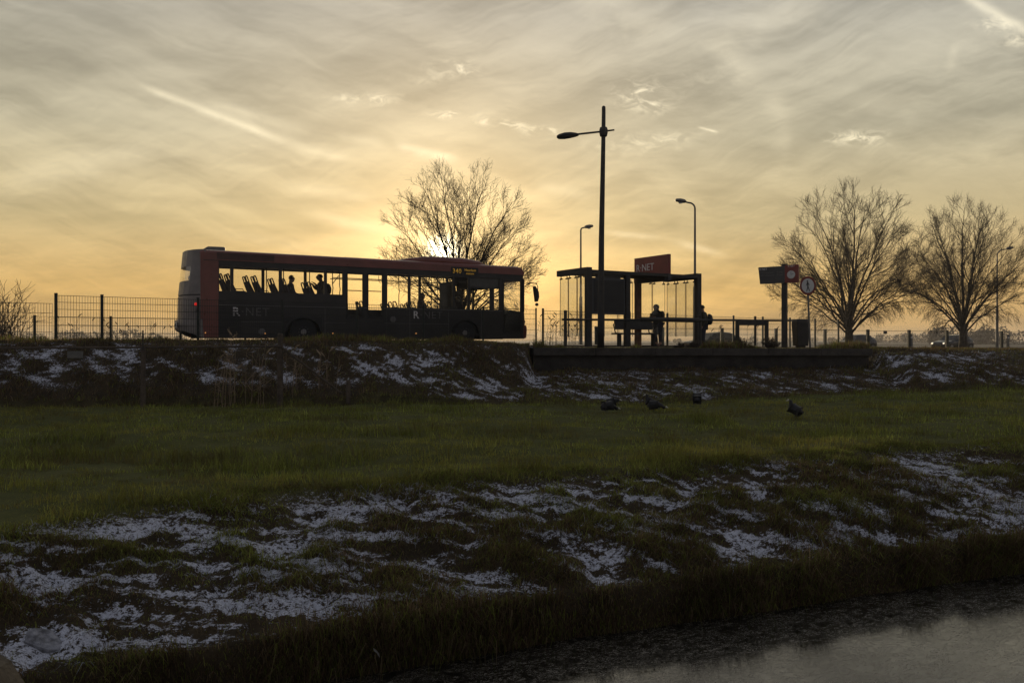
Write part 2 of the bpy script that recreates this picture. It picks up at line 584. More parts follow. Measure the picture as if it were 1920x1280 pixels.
def terrain(X, Y, detail=True):
    X = np.asarray(X, float)
    Y = np.asarray(Y, float)
    w, e, b, c = lines(X)
    s_, n_ = lane(X, Y)
    zc = np.interp(X, [-40, -6, -1, 1, 10, 13, 40], [0.0, -0.02, -0.03, -0.2, -0.24, -0.3, -0.5])
    # beyond the crest: verge, lane, far side
    right = sstep(s_, 17, 40)
    zr = -0.21 - 0.35 * right
    zfar = -0.5 - 0.4 * right - 0.7 * sstep(n_, 26, 70)
    back = np.where(n_ < 7.2, zc + (zr - zc) * sstep(n_, -2.4, -0.9), zr + (zfar - zr) * sstep(n_, 8.0, 12.0))
    t = (Y - b) / np.maximum(c - b, 0.1)
    plat = sstep(X, -3.2, 0.75) * (1 - sstep(X, 11.6, 12.8))
    tc_ = np.clip(t, 0, 1)
    dike = -1.5 + (zc + 1.5) * (1 - (1 - sstep(tc_, -0.25, 1.05)) ** 1.15)
    dike2 = -1.5 + 0.64 * tc_ ** 0.9
    hard = sstep(X, 0.35, 0.68) * (1 - sstep(X, 11.6, 12.0))
    pe = plat * (1 - sstep(tc_, 0.45, 0.98) * (1 - hard))
    dike = dike * (1 - pe) + np.minimum(dike, dike2) * pe
    z = np.where(t >= 1, back, np.where(t > 0, dike, -1.5))
    under = (hard > 0.5) & (t >= 1) & (n_ < -1.0)
    z = np.where(under, np.minimum(z, -0.9), z)
    u = np.clip((Y - w) / np.maximum(e - w, 0.2), 0, 1)
    bank = -2.03 + 0.53 * u ** 0.85
    z = np.where(Y < e, np.minimum(z, bank), z)
    lip = sstep(Y, w - 0.06, w + 0.10)
    z = np.where(Y < w + 0.12, -2.75 + (z + 2.75) * lip, z)
    near = 1 - sstep(Y, 0.9, 1.9)
    z = np.where(Y < 2.2, np.maximum(z, -2.75 + 1.1 * near), z)
    if detail:
        tus = fbm(X * 2.6, Y * 2.6, 11, 3)
        mb = sstep(Y - w, 0.05, 0.4) * (1 - sstep(Y - e, -0.7, 0.3))
        md = sstep(t, -0.25, 0.1) * (1 - sstep(t, 0.85, 1.15))
        mf = sstep(Y - e, -0.3, 0.4) * (1 - sstep(t, -0.1, 0.1))
        z = z + mb * ((tus - 0.5) * 0.20 + (fbm(X * 7.5, Y * 7.5, 13, 3) - 0.5) * 0.13) + md * ((fbm(X * 1.8, Y * 1.8, 41, 3) - 0.5) * 0.22 + (fbm(X * 5, Y * 5, 43, 2) - 0.5) * 0.10)
        z = z + mf * ((fbm(X * 0.35, Y * 0.5, 21, 3) - 0.5) * 0.22 + (fbm(X * 2.2, Y * 2.8, 23, 2) - 0.5) * 0.06)
    return z


def snow(X, Y):
    """where the old snow still lies: hollows on the two slopes"""
    w, e, b, c = lines(X)
    t = (Y - b) / np.maximum(c - b, 0.1)
    tus = fbm(X * 2.6, Y * 2.6, 11, 3)
    # drifts run down the slope to the right
    a = np.interp(X, [-6, -1, 2, 8], [R(8), R(-12), R(-26), R(-28)])
    px_ = X * np.cos(a) + Y * np.sin(a)
    py_ = -X * np.sin(a) + Y * np.cos(a)
    p = fbm(px_ * 3.6, py_ * 11.0, 51, 5, 0.64)
    big = fbm(X * 0.55, Y * 0.9, 61, 2)
    v = p * 0.90 + big * 0.10 - (tus - 0.5) * 0.20 - (fbm(X * 7.5, Y * 7.5, 13, 3) - 0.5) * 0.20
    u = (Y - w) / np.maximum(e - w, 0.2)
    band = sstep(u, 0.03, 0.12) * (1 - sstep(u, 0.80, 1.02 + 0.3 * (big - 0.5)))
    lip = np.exp(-((u - 0.14) / 0.09) ** 2) * 0.10
    leftmore = (1 - sstep(X, -3.6, -1.6)) * 0.02 + 0.02 * sstep(X, -1, 2) + 0.010
    sb = sstep(v + lip * 0.5 + leftmore, 0.472, 0.640) * band
    a2 = R(-24)
    qx_, qy_ = X * math.cos(a2) + Y * math.sin(a2), -X * math.sin(a2) + Y * math.cos(a2)
    p2 = fbm(qx_ * 2.2, qy_ * 9.5, 71, 4, 0.62)
    big2 = fbm(X * 0.3, Y * 0.5, 81, 2)
    v2 = p2 * 0.86 + big2 * 0.14 - (fbm(X * 1.8, Y * 1.8, 41, 3) - 0.5) * 0.3
    lowleft = np.where(X < -2.0, sstep(t, 0.12, 0.30), sstep(t, 0.0, 0.1))
    sd_ = sstep(v2 - 0.01 * (X < -2.0), 0.47, 0.63) * lowleft * (1 - sstep(t, 0.72, 0.98)) * (t > 0)
    return np.clip(np.maximum(sb, sd_), 0, 1)


def axis(parts):
    out = []
    for (a, b_, st) in parts:
        out.append(np.arange(a, b_, st))
    return np.concatenate(out)


def geo(a, b_, first, k=1.25):
    out, st = [a], first
    while out[-1] < b_:
        out.append(out[-1] + st)
        st *= k
    return np.array(out)


gx = np.concatenate([-geo(16, 1500, 0.6)[::-1], np.arange(-15.9, -5.6, 0.12), np.arange(-5.55, 8.6, 0.034), np.arange(8.65, 18, 0.12), geo(18, 1500, 0.6)])
gy = np.concatenate([-geo(1, 60, 1.0)[::-1], np.arange(-0.5, 3.9, 0.3), np.arange(4.0, 13, 0.036), np.arange(13, 29, 0.085), np.arange(29, 60, 0.5), geo(60, 1900, 1.0)])
GX, GY = np.meshgrid(gx, gy)
GZ = terrain(GX, GY)
SN = snow(GX, GY)
GZ = GZ + SN * 0.006
ny, nx = GX.shape


def np_mesh(name, co, quads=None, tris=None):
    me = bpy.data.meshes.new(name)
    me.vertices.add(len(co))
    me.vertices.foreach_set('co', np.ascontiguousarray(co, np.float32).ravel())
    idx, start, tot = [], [], 0
    parts = []
    if quads is not None and len(quads):
        parts.append((np.asarray(quads), 4))
    if tris is not None and len(tris):
        parts.append((np.asarray(tris), 3))
    li = np.concatenate([p.ravel() for p, k in parts]).astype(np.int32)
    ls = []
    o = 0
    for p, k in parts:
        ls.append(o + np.arange(len(p)) * k)
        o += len(p) * k
    ls = np.concatenate(ls).astype(np.int32)
    me.loops.add(len(li))
    me.loops.foreach_set('vertex_index', li)
    me.polygons.add(len(ls))
    me.polygons.foreach_set('loop_start', ls)
    me.update(calc_edges=True)
    return me


ii = np.arange(ny * nx).reshape(ny, nx)
quads = np.stack([ii[:-1, :-1], ii[:-1, 1:], ii[1:, 1:], ii[1:, :-1]], -1).reshape(-1, 4)
me = np_mesh('ground', np.stack([GX, GY, GZ + CZ], -1).reshape(-1, 3), quads)
me.polygons.foreach_set('use_smooth', [True] * len(me.polygons))
WV, EV, BV, CV = lines(GX)
att = me.attributes.new('cover', 'FLOAT_COLOR', 'POINT')
T_ = (GY - BV) / np.maximum(CV - BV, 0.1)
field = sstep(GY - EV, -0.35, 0.35) * (1 - sstep(T_, -0.12, 0.06))
S_, N_ = lane(GX, GY)
att.data.foreach_set('color', np.stack([SN, field, sstep(N_, 9, 14), np.ones_like(SN)], -1).astype(np.float32).ravel())


def ground_material():
    m = bpy.data.materials.new('ground_soil_and_snow')
    m.use_nodes = True
    t = m.node_tree
    q = NG(t)
    b = t.nodes['Principled BSDF']
    at_ = q.node('ShaderNodeAttribute', attribute_name='cover')
    sn, fd, far = q.sep(at_.outputs['Color'])
    geo_ = q.node('ShaderNodeNewGeometry')
    P = geo_.outputs['Position']
    n1_ = q.noise(P, 3.0, 6.0, 0.65)
    n2_ = q.noise(P, 38.0, 4.0, 0.7)
    n3_ = q.noise(P, 120.0, 3.0, 0.7)
    dead = q.mix(q.smooth(n1_, 0.3, 0.7), (0.045, 0.034, 0.020), (0.085, 0.062, 0.034))
    green = q.mix(q.smooth(n1_, 0.3, 0.7), (0.085, 0.095, 0.024), (0.13, 0.135, 0.036))
    soil = q.mix(fd, dead, green)
    soil = q.mix(q.smooth(n2_, 0.3, 0.7) * 0.6, soil, q.scale(soil, 0.4))
    soil = q.mix(far, soil, (0.10, 0.10, 0.085))  # pale haze tone put into the colour of the far ground
    sx_, sy_, sz_ = q.sep(P)
    n4_ = q.noise(q.xyz(sx_ * 34.0 + sy_ * 26.0, sy_ * 95.0 - sx_ * 30.0, sz_ * 40.0), 1.0, 3.0, 0.65, 0.8)
    n5_ = q.noise(P, 20.0, 3.0, 0.6)
    N_mix = (n2_ * 0.28 + n4_ * 0.40 + n5_ * 0.32 - 0.5) * 2.4 + 0.5
    cover = q.smooth(sn * 0.30 + N_mix, 0.68, 0.78)
    cover = cover * q.smooth(sn, 0.02, 0.2)
    col = q.mix(cover, soil, q.mix(q.smooth(n3_, 0.35, 0.65), (0.48, 0.50, 0.56), (0.76, 0.78, 0.86)))
    q.put(b.inputs['Base Color'], col)
    b.inputs['Roughness'].default_value = 0.9
    b.inputs['Specular IOR Level'].default_value = 0.2
    bn = q.node('ShaderNodeBump')
    bn.inputs['Strength'].default_value = 0.6
    bn.inputs['Distance'].default_value = 0.03
    q.put(bn.inputs['Height'], n2_ * 0.7 + n3_ * 0.3 + cover * 0.4)
    q.put(b.inputs['Normal'], bn.outputs[0])
    return m


ground = link('ground', me, ground_material())
tag(ground, 'grassy embankment, field and ditch bank with patches of old snow', 'ground', kind='structure')

# ------------------------------------------------------------------ water of the ditch, skinned with thin broken ice
def water_material():
    m = bpy.data.materials.new('ditch_water_with_thin_ice')
    m.use_nodes = True
    t = m.node_tree
    q = NG(t)
    b = t.nodes['Principled BSDF']
    geo_ = q.node('ShaderNodeNewGeometry')
    P = geo_.outputs['Position']
    x, y, z = q.sep(P)
    rx, ry = x * math.cos(R(22)) + y * math.sin(R(22)), y * math.cos(R(22)) - x * math.sin(R(22))
    nA = q.noise(q.xyz(rx * 0.6, ry * 1.5, 0.0), 1.4, 4.0, 0.6, 0.6)
    nB = q.noise(q.xyz(rx * 0.8, ry * 1.3, 0.0), 9.0, 4.0, 0.6, 1.2)
    nC = q.noise(q.xyz(rx * 7.0, ry * 34.0, 2.0), 2.2, 4.0, 0.7, 2.4)
    nD = q.noise(q.xyz(rx * 22.0 + ry * 18.0, ry * 24.0 - rx * 9.0, 6.0), 1.6, 4.0, 0.7, 2.0)
    ice = q.smooth(nA + (nB - 0.5) * 0.3, 0.44, 0.60)
    fleck = q.smooth(nC, 0.56, 0.61).max(q.smooth(nD, 0.575, 0.62)) * q.smooth(nB, 0.36, 0.54)
    dark = q.smooth(nD, 0.36, 0.44, 1.0, 0.0) * q.smooth(nC, 0.40, 0.52, 1.0, 0.0)
    col = q.mix(ice * 0.8, (0.010, 0.009, 0.007), (0.030, 0.028, 0.022))
    col = q.mix(fleck * 0.9, col, (0.32, 0.285, 0.22))
    q.put(b.inputs['Base Color'], q.mix(dark * 0.8, col, (0.006, 0.005, 0.004)))
    q.put(b.inputs['Roughness'], ice * 0.04 + fleck * 0.3 + dark * 0.3 + 0.015)
    b.inputs['IOR'].default_value = 1.6
    q.put(b.inputs['Specular IOR Level'], 0.62 + ice * 0.25 - dark * 0.4)
    bn = q.node('ShaderNodeBump')
    bn.inputs['Strength'].default_value = 0.22
    bn.inputs['Distance'].default_value = 0.006
    q.put(bn.inputs['Height'], nB * 0.6 + fleck * 0.5 - dark * 0.4)
    q.put(b.inputs['Normal'], bn.outputs[0])
    return m


wm = MB()
wm.add([(-60, -30, CZ - 2.32), (60, -30, CZ - 2.32), (60, 40, CZ - 2.32), (-60, 40, CZ - 2.32)], [(0, 1, 2, 3)])
water = wm.build('water', water_material())
tag(water, 'dark ditch water with a skin of thin broken ice', 'water', kind='structure')

# ------------------------------------------------------------------ grass as real blades
RNG = np.random.default_rng(7)


def blade_material(name, trans=0.52):
    m = bpy.data.materials.new(name)
    m.use_nodes = True
    t = m.node_tree
    t.nodes.clear()
    q = NG(t)
    at_ = q.node('ShaderNodeAttribute', attribute_name='tint')
    geo_ = q.node('ShaderNodeNewGeometry')
    n = q.noise(geo_.outputs['Position'], 1.1, 4.0, 0.6)
    c = q.scale(at_.outputs['Color'], q.smooth(n, 0.3, 0.7, 0.75, 1.2))
    df = q.node('ShaderNodeBsdfDiffuse')
    q.put(df.inputs[0], c)
    tl = q.node('ShaderNodeBsdfTranslucent')
    q.put(tl.inputs[0], c)
    mx = q.node('ShaderNodeMixShader')
    mx.inputs[0].default_value = trans
    t.links.new(df.outputs[0], mx.inputs[1])
    t.links.new(tl.outputs[0], mx.inputs[2])
    o = q.node('ShaderNodeOutputMaterial')
    t.links.new(mx.outputs[0], o.inputs[0])
    return m


BLADE = blade_material('grass_blade')


def blades(name, X, Y, Z, h, wd, lean, tint, label, cat, extra=None):
    """one curved tapering blade per root"""
    n = len(X)
    a = RNG.uniform(0, 2 * math.pi, n)
    la = RNG.uniform(0, 2 * math.pi, n)
    lx, ly = np.cos(la) * lean, np.sin(la) * lean
    if extra is not None:
        lx, ly = lx + extra[0], ly + extra[1]
    sx, sy = np.cos(a) * wd / 2, np.sin(a) * wd / 2
    drop = np.clip(1 - 0.45 * np.minimum(np.hypot(lx, ly), 1.6) ** 2, -0.4, 1)
    root = np.stack([X, Y, Z], -1)
    mid = root + np.stack([lx * h * 0.30, ly * h * 0.30, h * (0.45 + 0.12 * drop)], -1)
    tip = root + np.stack([lx * h * 0.95, ly * h * 0.95, h * drop], -1)
    side = np.stack([sx, sy, np.zeros(n)], -1)
    co = np.stack([root - side, root + side, mid + side * 0.75, mid - side * 0.75, tip], 1).reshape(-1, 3)
    k = np.arange(n)[:, None] * 5
    me = np_mesh(name, co, k + np.array([0, 1, 2, 3]), k + np.array([3, 2, 4]))
    at2 = me.attributes.new('tint', 'FLOAT_COLOR', 'POINT')
    tt = np.repeat(np.concatenate([tint, np.ones((n, 1))], 1), 5, 0)
    at2.data.foreach_set('color', tt.astype(np.float32).ravel())
    o = link(name, me, BLADE)
    return tag(o, label, cat, kind='stuff')


def scatter(n, y0, y1, power, fr=0.72, pad=1.2):
    u = RNG.uniform(0, 1, n)
    Y = y0 + (y1 - y0) * u ** power
    X = RNG.uniform(-1, 1, n) * (fr * Y + pad)
    return X, Y


GREEN = np.array([0.29, 0.32, 0.075])
YELL = np.array([0.36, 0.29, 0.080])
DEAD = np.array([0.20, 0.150, 0.085])
BROWN = np.array([0.13, 0.085, 0.048])
FROST = np.array([0.52, 0.54, 0.61])


def tints(n, f_dead, base=GREEN):
    r_ = RNG.uniform(0, 1, (n, 1))
    c = base * RNG.uniform(0.6, 1.25, (n, 1))
    d = np.where(RNG.uniform(0, 1, (n, 1)) < 0.5, DEAD, BROWN) * RNG.uniform(0.7, 1.3, (n, 1))
    v = RNG.uniform(0, 1, (n, 1))
    return np.where(r_ < f_dead, d, c) * np.where(v < 0.12, 1.7, 1.0)


# meadow
X, Y = scatter(260000, 4.5, 24, 1.0)
w, e, b, c = lines(X)
t = (Y - b) / np.maximum(c - b, .1)
k = (Y > e - 0.25) & (t < 0.05) & (RNG.uniform(0, 1, len(X)) < np.clip(1.1 - Y * 0.022, .4, 1))
X, Y = X[k], Y[k]
clump = fbm(X * 2.1, Y * 3.0, 91, 4, 0.6)
tuft = sstep(fbm(X * 0.8, Y * 1.1, 95, 3), 0.60, 0.72)
patch = fbm(X * 0.22, Y * 0.45, 97, 3)[:, None]
h = (0.015 + 0.10 * sstep(clump, .3, .75) + 0.11 * tuft) * RNG.uniform(0.5, 1.45, len(X))
ti = tints(len(X), 0.10)
ti = ti * (1 - sstep(patch, .45, .65)) + (ti * 0.6 + YELL * 0.4 * RNG.uniform(.7, 1.2, (len(X), 1))) * sstep(patch, .45, .65)
worn = sstep(fbm(X * 0.8, Y * 1.9, 171, 4, 0.6), .53, .64)[:, None]
ti = ti * (1 - 0.25 * tuft[:, None])
ti = ti * (1 - 0.65 * worn) + (DEAD * 0.75 * RNG.uniform(.6, 1.3, (len(X), 1))) * 0.65 * worn
h = h * (1 - 0.35 * worn[:, 0])
blades('meadow_grass', X, Y, terrain(X, Y) + CZ - 0.01, h, 0.0045 + 0.00035 * Y, RNG.uniform(0.1, 0.9, len(X)), ti,
       'short green grass of the level meadow between the ditch and the embankment', 'grass')

# ditch bank: long limp tussock grass
X, Y = scatter(620000, 3.6, 15, 1.0, 0.72, 1.0)
w, e, b, c = lines(X)
tus = fbm(X * 2.6, Y * 2.6, 11, 3)
sn = snow(X, Y)
u = (Y - w) / np.maximum(e - w, .2)
keep = (u > 0.0) & (u < 1.12) & (RNG.uniform(0, 1, len(X)) < np.clip(0.35 + (tus - 0.35) * 3.0, 0.25, 1)) & (RNG.uniform(0, 1, len(X)) < 1 - 0.40 * sn)
X, Y, tus, u, sn = X[keep], Y[keep], tus[keep], u[keep], sn[keep]
h = (0.04 + 0.17 * np.clip(tus - 0.35, 0, 1)) * RNG.uniform(0.6, 1.5, len(X)) * (1 - 0.35 * sn)
grn = sstep(fbm(X * 0.9, Y * 1.3, 111, 3) + 0.35 * sstep(u, .6, 1.0), 0.45, 0.72)[:, None]
ti = tints(len(X), 0.72, GREEN * 0.8) * (1 - grn) + tints(len(X), 0.25, GREEN * 0.85) * grn
fr = (RNG.uniform(0, 1, len(X)) < sn * 0.38)[:, None]
ti = np.where(fr, FROST * RNG.uniform(0.7, 1.1, (len(X), 1)), ti)
blades('bank_grass', X, Y, terrain(X, Y) + CZ - 0.01, h, 0.004 + 0.0003 * Y, RNG.uniform(0.3, 1.4, len(X)), ti,
       'long limp brown and green tussock grass on the ditch bank between the snow patches', 'grass', (0.28, -0.5))
# the fringe that hangs over the water
n = 42000
X = RNG.uniform(-5.5, 9.5, n)
w, e, b, c = lines(X)
Y = w + RNG.uniform(-0.05, 0.16, n)
h = RNG.uniform(0.04, 0.19, n) * (0.25 + 1.2 * sstep(fbm(X * 2.6, X * 0, 131, 3), .3, .7))
Z = -2.3 + 0.32 * sstep(Y - w, -0.06, 0.10) * RNG.uniform(0.3, 1, n)
hang = RNG.uniform(0.1, 1.3, n)
ti = tints(n, 0.75, GREEN * 0.7)
blades('bank_edge_grass', X, Y, Z + CZ, h, 0.006, RNG.uniform(0.1, 0.5, n), ti,
       'dark fringe of old grass hanging over the edge of the ditch water', 'grass', (RNG.normal(0, .15, n), -hang))

# embankment slope: coarse brown grass
X, Y = scatter(330000, 14, 31, 1.0, 0.72, 2)
w, e, b, c = lines(X)
t = (Y - b) / np.maximum(c - b, .1)
plat = (X > 0.5) & (X < 11.9)
sn = snow(X, Y)
rough = fbm(X * 1.8, Y * 1.8, 41, 3)
keep = (t > -0.08) & (t < np.where(plat, 0.97, 1.3)) & (RNG.uniform(0, 1, len(X)) < 1 - 0.40 * sn) & (RNG.uniform(0, 1, len(X)) < 0.35 + rough * 0.9)
X, Y, t, sn, rough = X[keep], Y[keep], t[keep], sn[keep], rough[keep]
h = (0.06 + 0.20 * np.clip(rough - 0.35, 0, 1)) * RNG.uniform(0.5, 1.5, len(X)) * (1 - 0.5 * sn)
lowleft = (1 - sstep(X, -6, -2)) * (1 - sstep(t, 0.2, 0.5))
h = h * (1 + 0.6 * lowleft)
h = np.where(t > 0.9, np.minimum(h, 0.16), h)
gr = (sstep(fbm(X * 0.4, Y * 0.6, 141, 3), .5, .68) * 0.7)[:, None]
ti = tints(len(X), 0.85, GREEN * 0.7) * (1 - gr) + tints(len(X), 0.35, GREEN * 0.8) * gr
fr = (RNG.uniform(0, 1, len(X)) < sn * 0.38)[:, None]
ti = np.where(fr, FROST * RNG.uniform(0.7, 1.1, (len(X), 1)), ti)
blades('embankment_grass', X, Y, terrain(X, Y) + CZ - 0.015, h, 0.005 + 0.0004 * Y, RNG.uniform(0.2, 1.2, len(X)), ti,
       'coarse brown winter grass on the slope of the road embankment', 'grass', (0.35, -0.35))
# weeds along the crest and on the front of the platform
n = 26000
X = RNG.uniform(-22, 26, n)
w, e, b, c = lines(X)
plat = (X > PE0[0]) & (X < PE1[0])
Y = np.where(plat, pface(X) + RNG.uniform(0.12, 0.55, n), c + RNG.uniform(-0.2, 1.5, n))
cl = fbm(X * 1.3, X * 0 + 2, 151, 3)
h = np.where(plat, 0.04 + 0.22 * sstep(cl, .42, .72), 0.05 + 0.16 * sstep(cl, .4, .75)) * RNG.uniform(0.5, 1.4, n)
h = np.where((~plat) & (X > 12), h * 0.5, h)
Z = np.where(plat, -0.215 - (X - PE0[0]) * 0.0055, terrain(X, Y)) + CZ - 0.01
blades('verge_grass', X, Y, Z, h, 0.014, RNG.uniform(0.1, 0.7, n), tints(n, 0.6, GREEN * 0.7),
       'scruffy verge grass along the crest of the embankment and the platform front', 'grass')


# ------------------------------------------------------------------ bus lane and platform
rd = MB()
for i in range(24):
    s0, s1 = -30 + i * 4.0, -26 + i * 4.0
    pts = []
    for (s_, n_) in ((s0, -0.55), (s1, -0.55), (s1, 6.6), (s0, 6.6)):
        x, y = BX + s_ * math.cos(BA) - n_ * math.sin(BA), BY + s_ * math.sin(BA) + n_ * math.cos(BA)
        zz = -0.2 - 0.35 * float(sstep(np.array(s_), 17, 40)) + CZ
        pts.append((x, y, zz))
    rd.add(pts, [(0, 1, 2, 3)])
road = rd.build('road', M['road'])
tag(road, 'asphalt bus lane on top of the embankment', 'road', kind='structure')

pdx, pdy = PE1[0] - PE0[0], PE1[1] - PE0[1]
pl = math.hypot(pdx, pdy)
PA = math.atan2(pdy, pdx)
plat = empty('bus_platform', (PE0[0], PE0[1], CZ - 0.2), PA, 'long low concrete platform under the glass bus shelter', 'platform')
SLP = 0.06


def pbox(mb, u0, u1, v0, v1, z0, z1):
    d0, d1 = -SLP * u0 / pl, -SLP * u1 / pl
    mb.hexa([(u0, v0, z0 + d0), (u1, v0, z0 + d1), (u1, v1, z0 + d1), (u0, v1, z0 + d0), (u0, v0, z1 + d0), (u1, v0, z1 + d1), (u1, v1, z1 + d1), (u0, v1, z1 + d0)])


mb = MB()
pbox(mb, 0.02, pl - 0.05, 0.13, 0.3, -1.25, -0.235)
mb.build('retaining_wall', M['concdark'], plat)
mb = MB()
for i in range(6):
    pbox(mb, i * pl / 6 + 0.006, (i + 1) * pl / 6 - 0.006, 0.0, 0.22, -0.235, -0.012)
mb.build('edge_beam', M['conc'], plat, bevel=0.012)
mb = MB()
pbox(mb, 0.0, pl, 0.225, 5.2, -0.35, -0.015)
mb.build('paving', M['conc'], plat)

# ------------------------------------------------------------------ the bus (x forward, y away from the camera, z up from the road)
bus = empty('city_bus', (BX, BY, CZ - 0.2), BA, 'long red and charcoal city bus standing on the embankment', 'bus')
L, W = 12.0, 2.5
pill = 0.05


def side_wall(y0, y1, wins, lower, top):
    """strips round the window openings; wins = list of (s0, s1, z0, z1)"""
    m_ = MB()
    for (s0, s1, z0, z1) in lower:
        m_.box(s0, s1, y0, y1, z0, z1)
    cur = 0.14 if y0 < 1 else 0.10
    for (s0, s1, z0, z1) in wins:
        if s0 > cur:
            m_.box(cur, s0, y0, y1, 1.30, top)
        if z0 > 1.305:
            m_.box(s0, s1, y0, y1, 1.30, z0)
        if z1 < top - 0.005:
            m_.box(s0, s1, y0, y1, z1, top)
        cur = s1
    if cur < 11.93:
        m_.box(cur, 11.93, y0, y1, 1.30, top)
    m_.box(0.14, 11.93, y0, y1, top, 2.74)
    return m_


near_w = [(0.26, 0.97, 1.77, 2.57), (1.06, 2.50, 1.77, 2.57), (2.60, 4.02, 1.77, 2.57), (4.12, 4.66, 1.77, 2.57), (4.80, 5.42, 1.30, 2.535), (5.55, 6.14, 1.30, 2.535),
          (6.30, 7.09, 1.37, 2.57), (7.19, 8.86, 1.37, 2.57), (8.96, 9.50, 1.37, 2.57), (9.60, 10.86, 1.37, 2.57), (11.02, 11.84, 1.30, 2.535)]
far_w = [(0.10, 0.97, 1.77, 2.70), (1.06, 2.50, 1.77, 2.70), (2.60, 4.02, 1.77, 2.70), (4.12, 5.54, 1.40, 2.70), (5.64, 7.06, 1.37, 2.70), (7.16, 8.58, 1.37, 2.70),
         (8.68, 10.05, 1.37, 2.70), (10.16, 10.98, 1.42, 2.40), (11.06, 11.80, 1.42, 2.62)]
near_low = [(0.14, 2.70, 0.27, 1.30), (2.70, 3.95, 0.98, 1.30), (3.95, 4.80, 0.24, 1.30), (4.80, 5.42, 0.26, 0.95), (5.42, 5.55, 0.26, 1.30), (5.55, 6.14, 0.26, 0.95), (6.14, 8.78, 0.24, 1.30), (8.78, 10.02, 0.98, 1.30),
            (10.02, 11.02, 0.24, 1.30), (11.02, 11.84, 0.28, 0.46), (11.84, 11.93, 0.28, 1.30)]
far_low = [(0.14, 2.70, 0.27, 1.30), (2.70, 3.95, 0.98, 1.30), (3.95, 8.78, 0.24, 1.30), (8.78, 10.02, 0.98, 1.30), (10.02, 11.93, 0.24, 1.30)]
side_wall(0.0, 0.05, near_w, near_low, 2.57).build('side_wall', M['busgrey'], bus)
side_wall(W - 0.05, W, far_w, far_low, 2.70).build('side_wall', M['busgrey'], bus)
for wins, y in ((near_w, 0.022), (far_w, W - 0.03)):
    for (s0, s1, z0, z1) in wins:
        if z1 == 2.535: continue       # a door stands here
        MB().box(s0, s1, y, y + 0.006, max(z0, 1.30), z1).build('window', M['glass'], bus)
# red cove above the windows, roof skin
prof = [(0.0, 2.742), (0.0, 2.98), (0.05, 3.045), (0.16, 3.08), (0.5, 3.10), (W / 2, 3.115), (W - 0.5, 3.10), (W - 0.16, 3.08), (W - 0.05, 3.045), (W, 2.98), (W, 2.742)]
mb = MB()
rings = []
for (x, k) in ((0.06, 0.985), (0.16, 1.0), (6.0, 1.0), (11.75, 1.0), (11.90, 0.985), (11.98, 0.955)):
    rings.append([(x, y, 2.742 + (z - 2.742) * (1 if k == 1 else (k - 0.9) * 10)) for (y, z) in prof])
mb.loft(rings)
mb.build('roof', M['red'], bus)
# louvre in the red cove at the rear, drip rail
mb = MB()
for k in range(6):
    mb.box(0.55, 2.35, -0.012, 0.004, 2.79 + k * 0.036, 2.79 + k * 0.036 + 0.018)
mb.build('roof_louvre', M['black'], bus)
MB().box(0.14, 11.9, -0.014, 0.0, 2.728, 2.746).build('drip_rail', M['black'], bus)
# rear end: bulged skin with a window opening, a bumper, a red corner pillar


def rearx(y, z):
    q = abs(2 * y / W - 1)
    x = -0.48 * (1 - q ** 2.8)
    if z > 1.5:
        x += 0.16 * (z - 1.5) / 1.6
    return x + 0.06


ys = [0.0, 0.06, 0.14, 0.26, 0.40, 0.7, 1.0, 1.25, 1.5, 1.8, 2.10, 2.24, 2.36, 2.44, 2.5]
zs = [0.62, 0.85, 1.2, 1.62, 1.66, 2.0, 2.10, 2.56, 2.68, 2.9, 3.02, 3.085]


def rear_patch(test, off=0.0):
    m_ = MB()
    for a in range(len(ys) - 1):
        for b_ in range(len(zs) - 1):
            yc, zc_ = (ys[a] + ys[a + 1]) / 2, (zs[b_] + zs[b_ + 1]) / 2
            if test(yc, zc_):
                m_.add([(rearx(ys[a], zs[b_]) + off, ys[a], zs[b_]), (rearx(ys[a + 1], zs[b_]) + off, ys[a + 1], zs[b_]),
                        (rearx(ys[a + 1], zs[b_ + 1]) + off, ys[a + 1], zs[b_ + 1]), (rearx(ys[a], zs[b_ + 1]) + off, ys[a], zs[b_ + 1])], [(0, 1, 2, 3)])
    return m_


inwin = lambda y, z: 0.40 < y < 2.44 and 2.10 < z < 2.56
rear_patch(lambda y, z: not inwin(y, z) and z > 1.66).build('rear_panel', M['busrear'], bus, smooth=True)
rear_patch(lambda y, z: z < 1.62).build('engine_door', M['busrear'], bus, smooth=True)
rear_patch(lambda y, z: 1.62 < z < 1.66, 0.03).build('rear_seam', M['black'], bus)
rear_patch(inwin, 0.004).build('rear_window', M['glass'], bus)
MB().box(0.062, 0.135, 0.0, 0.06, 0.30, 2.74).build('corner_pillar', M['red'], bus)
MB().box(0.062, 0.135, W - 0.06, W, 0.30, 2.04).build('corner_pillar', M['red'], bus)
mb = MB()
mb.box(0.13, 0.60, -0.008, 0.0, 0.30, 2.735)
mb.build('rear_side_panel', M['red'], bus)
mb = MB()
rings = []
for y in (-0.01, 0.06, 0.2, 0.5, 0.9, 1.25, 1.6, 2.0, 2.3, 2.44, 2.51):
    x = rearx(min(max(y, 0), W), 1.0)
    q = abs(2 * y / W - 1)
    zb = 0.30 + 0.20 * (1 - q ** 3)
    rings.append([(x + 0.1, y, zb), (x - 0.07, y, zb + 0.04), (x - 0.1, y, 0.70), (x - 0.08, y, 0.86), (x + 0.05, y, 0.88)])
mb.loft(rings)
mb.build('rear_bumper', M['busrear'], bus, smooth=False)
plt_ = MB().box(rearx(0.9, 1) - 0.125, rearx(0.9, 1) - 0.105, 0.80, 1.24, 0.62, 0.78).build('licence_plate', M['white'], bus)
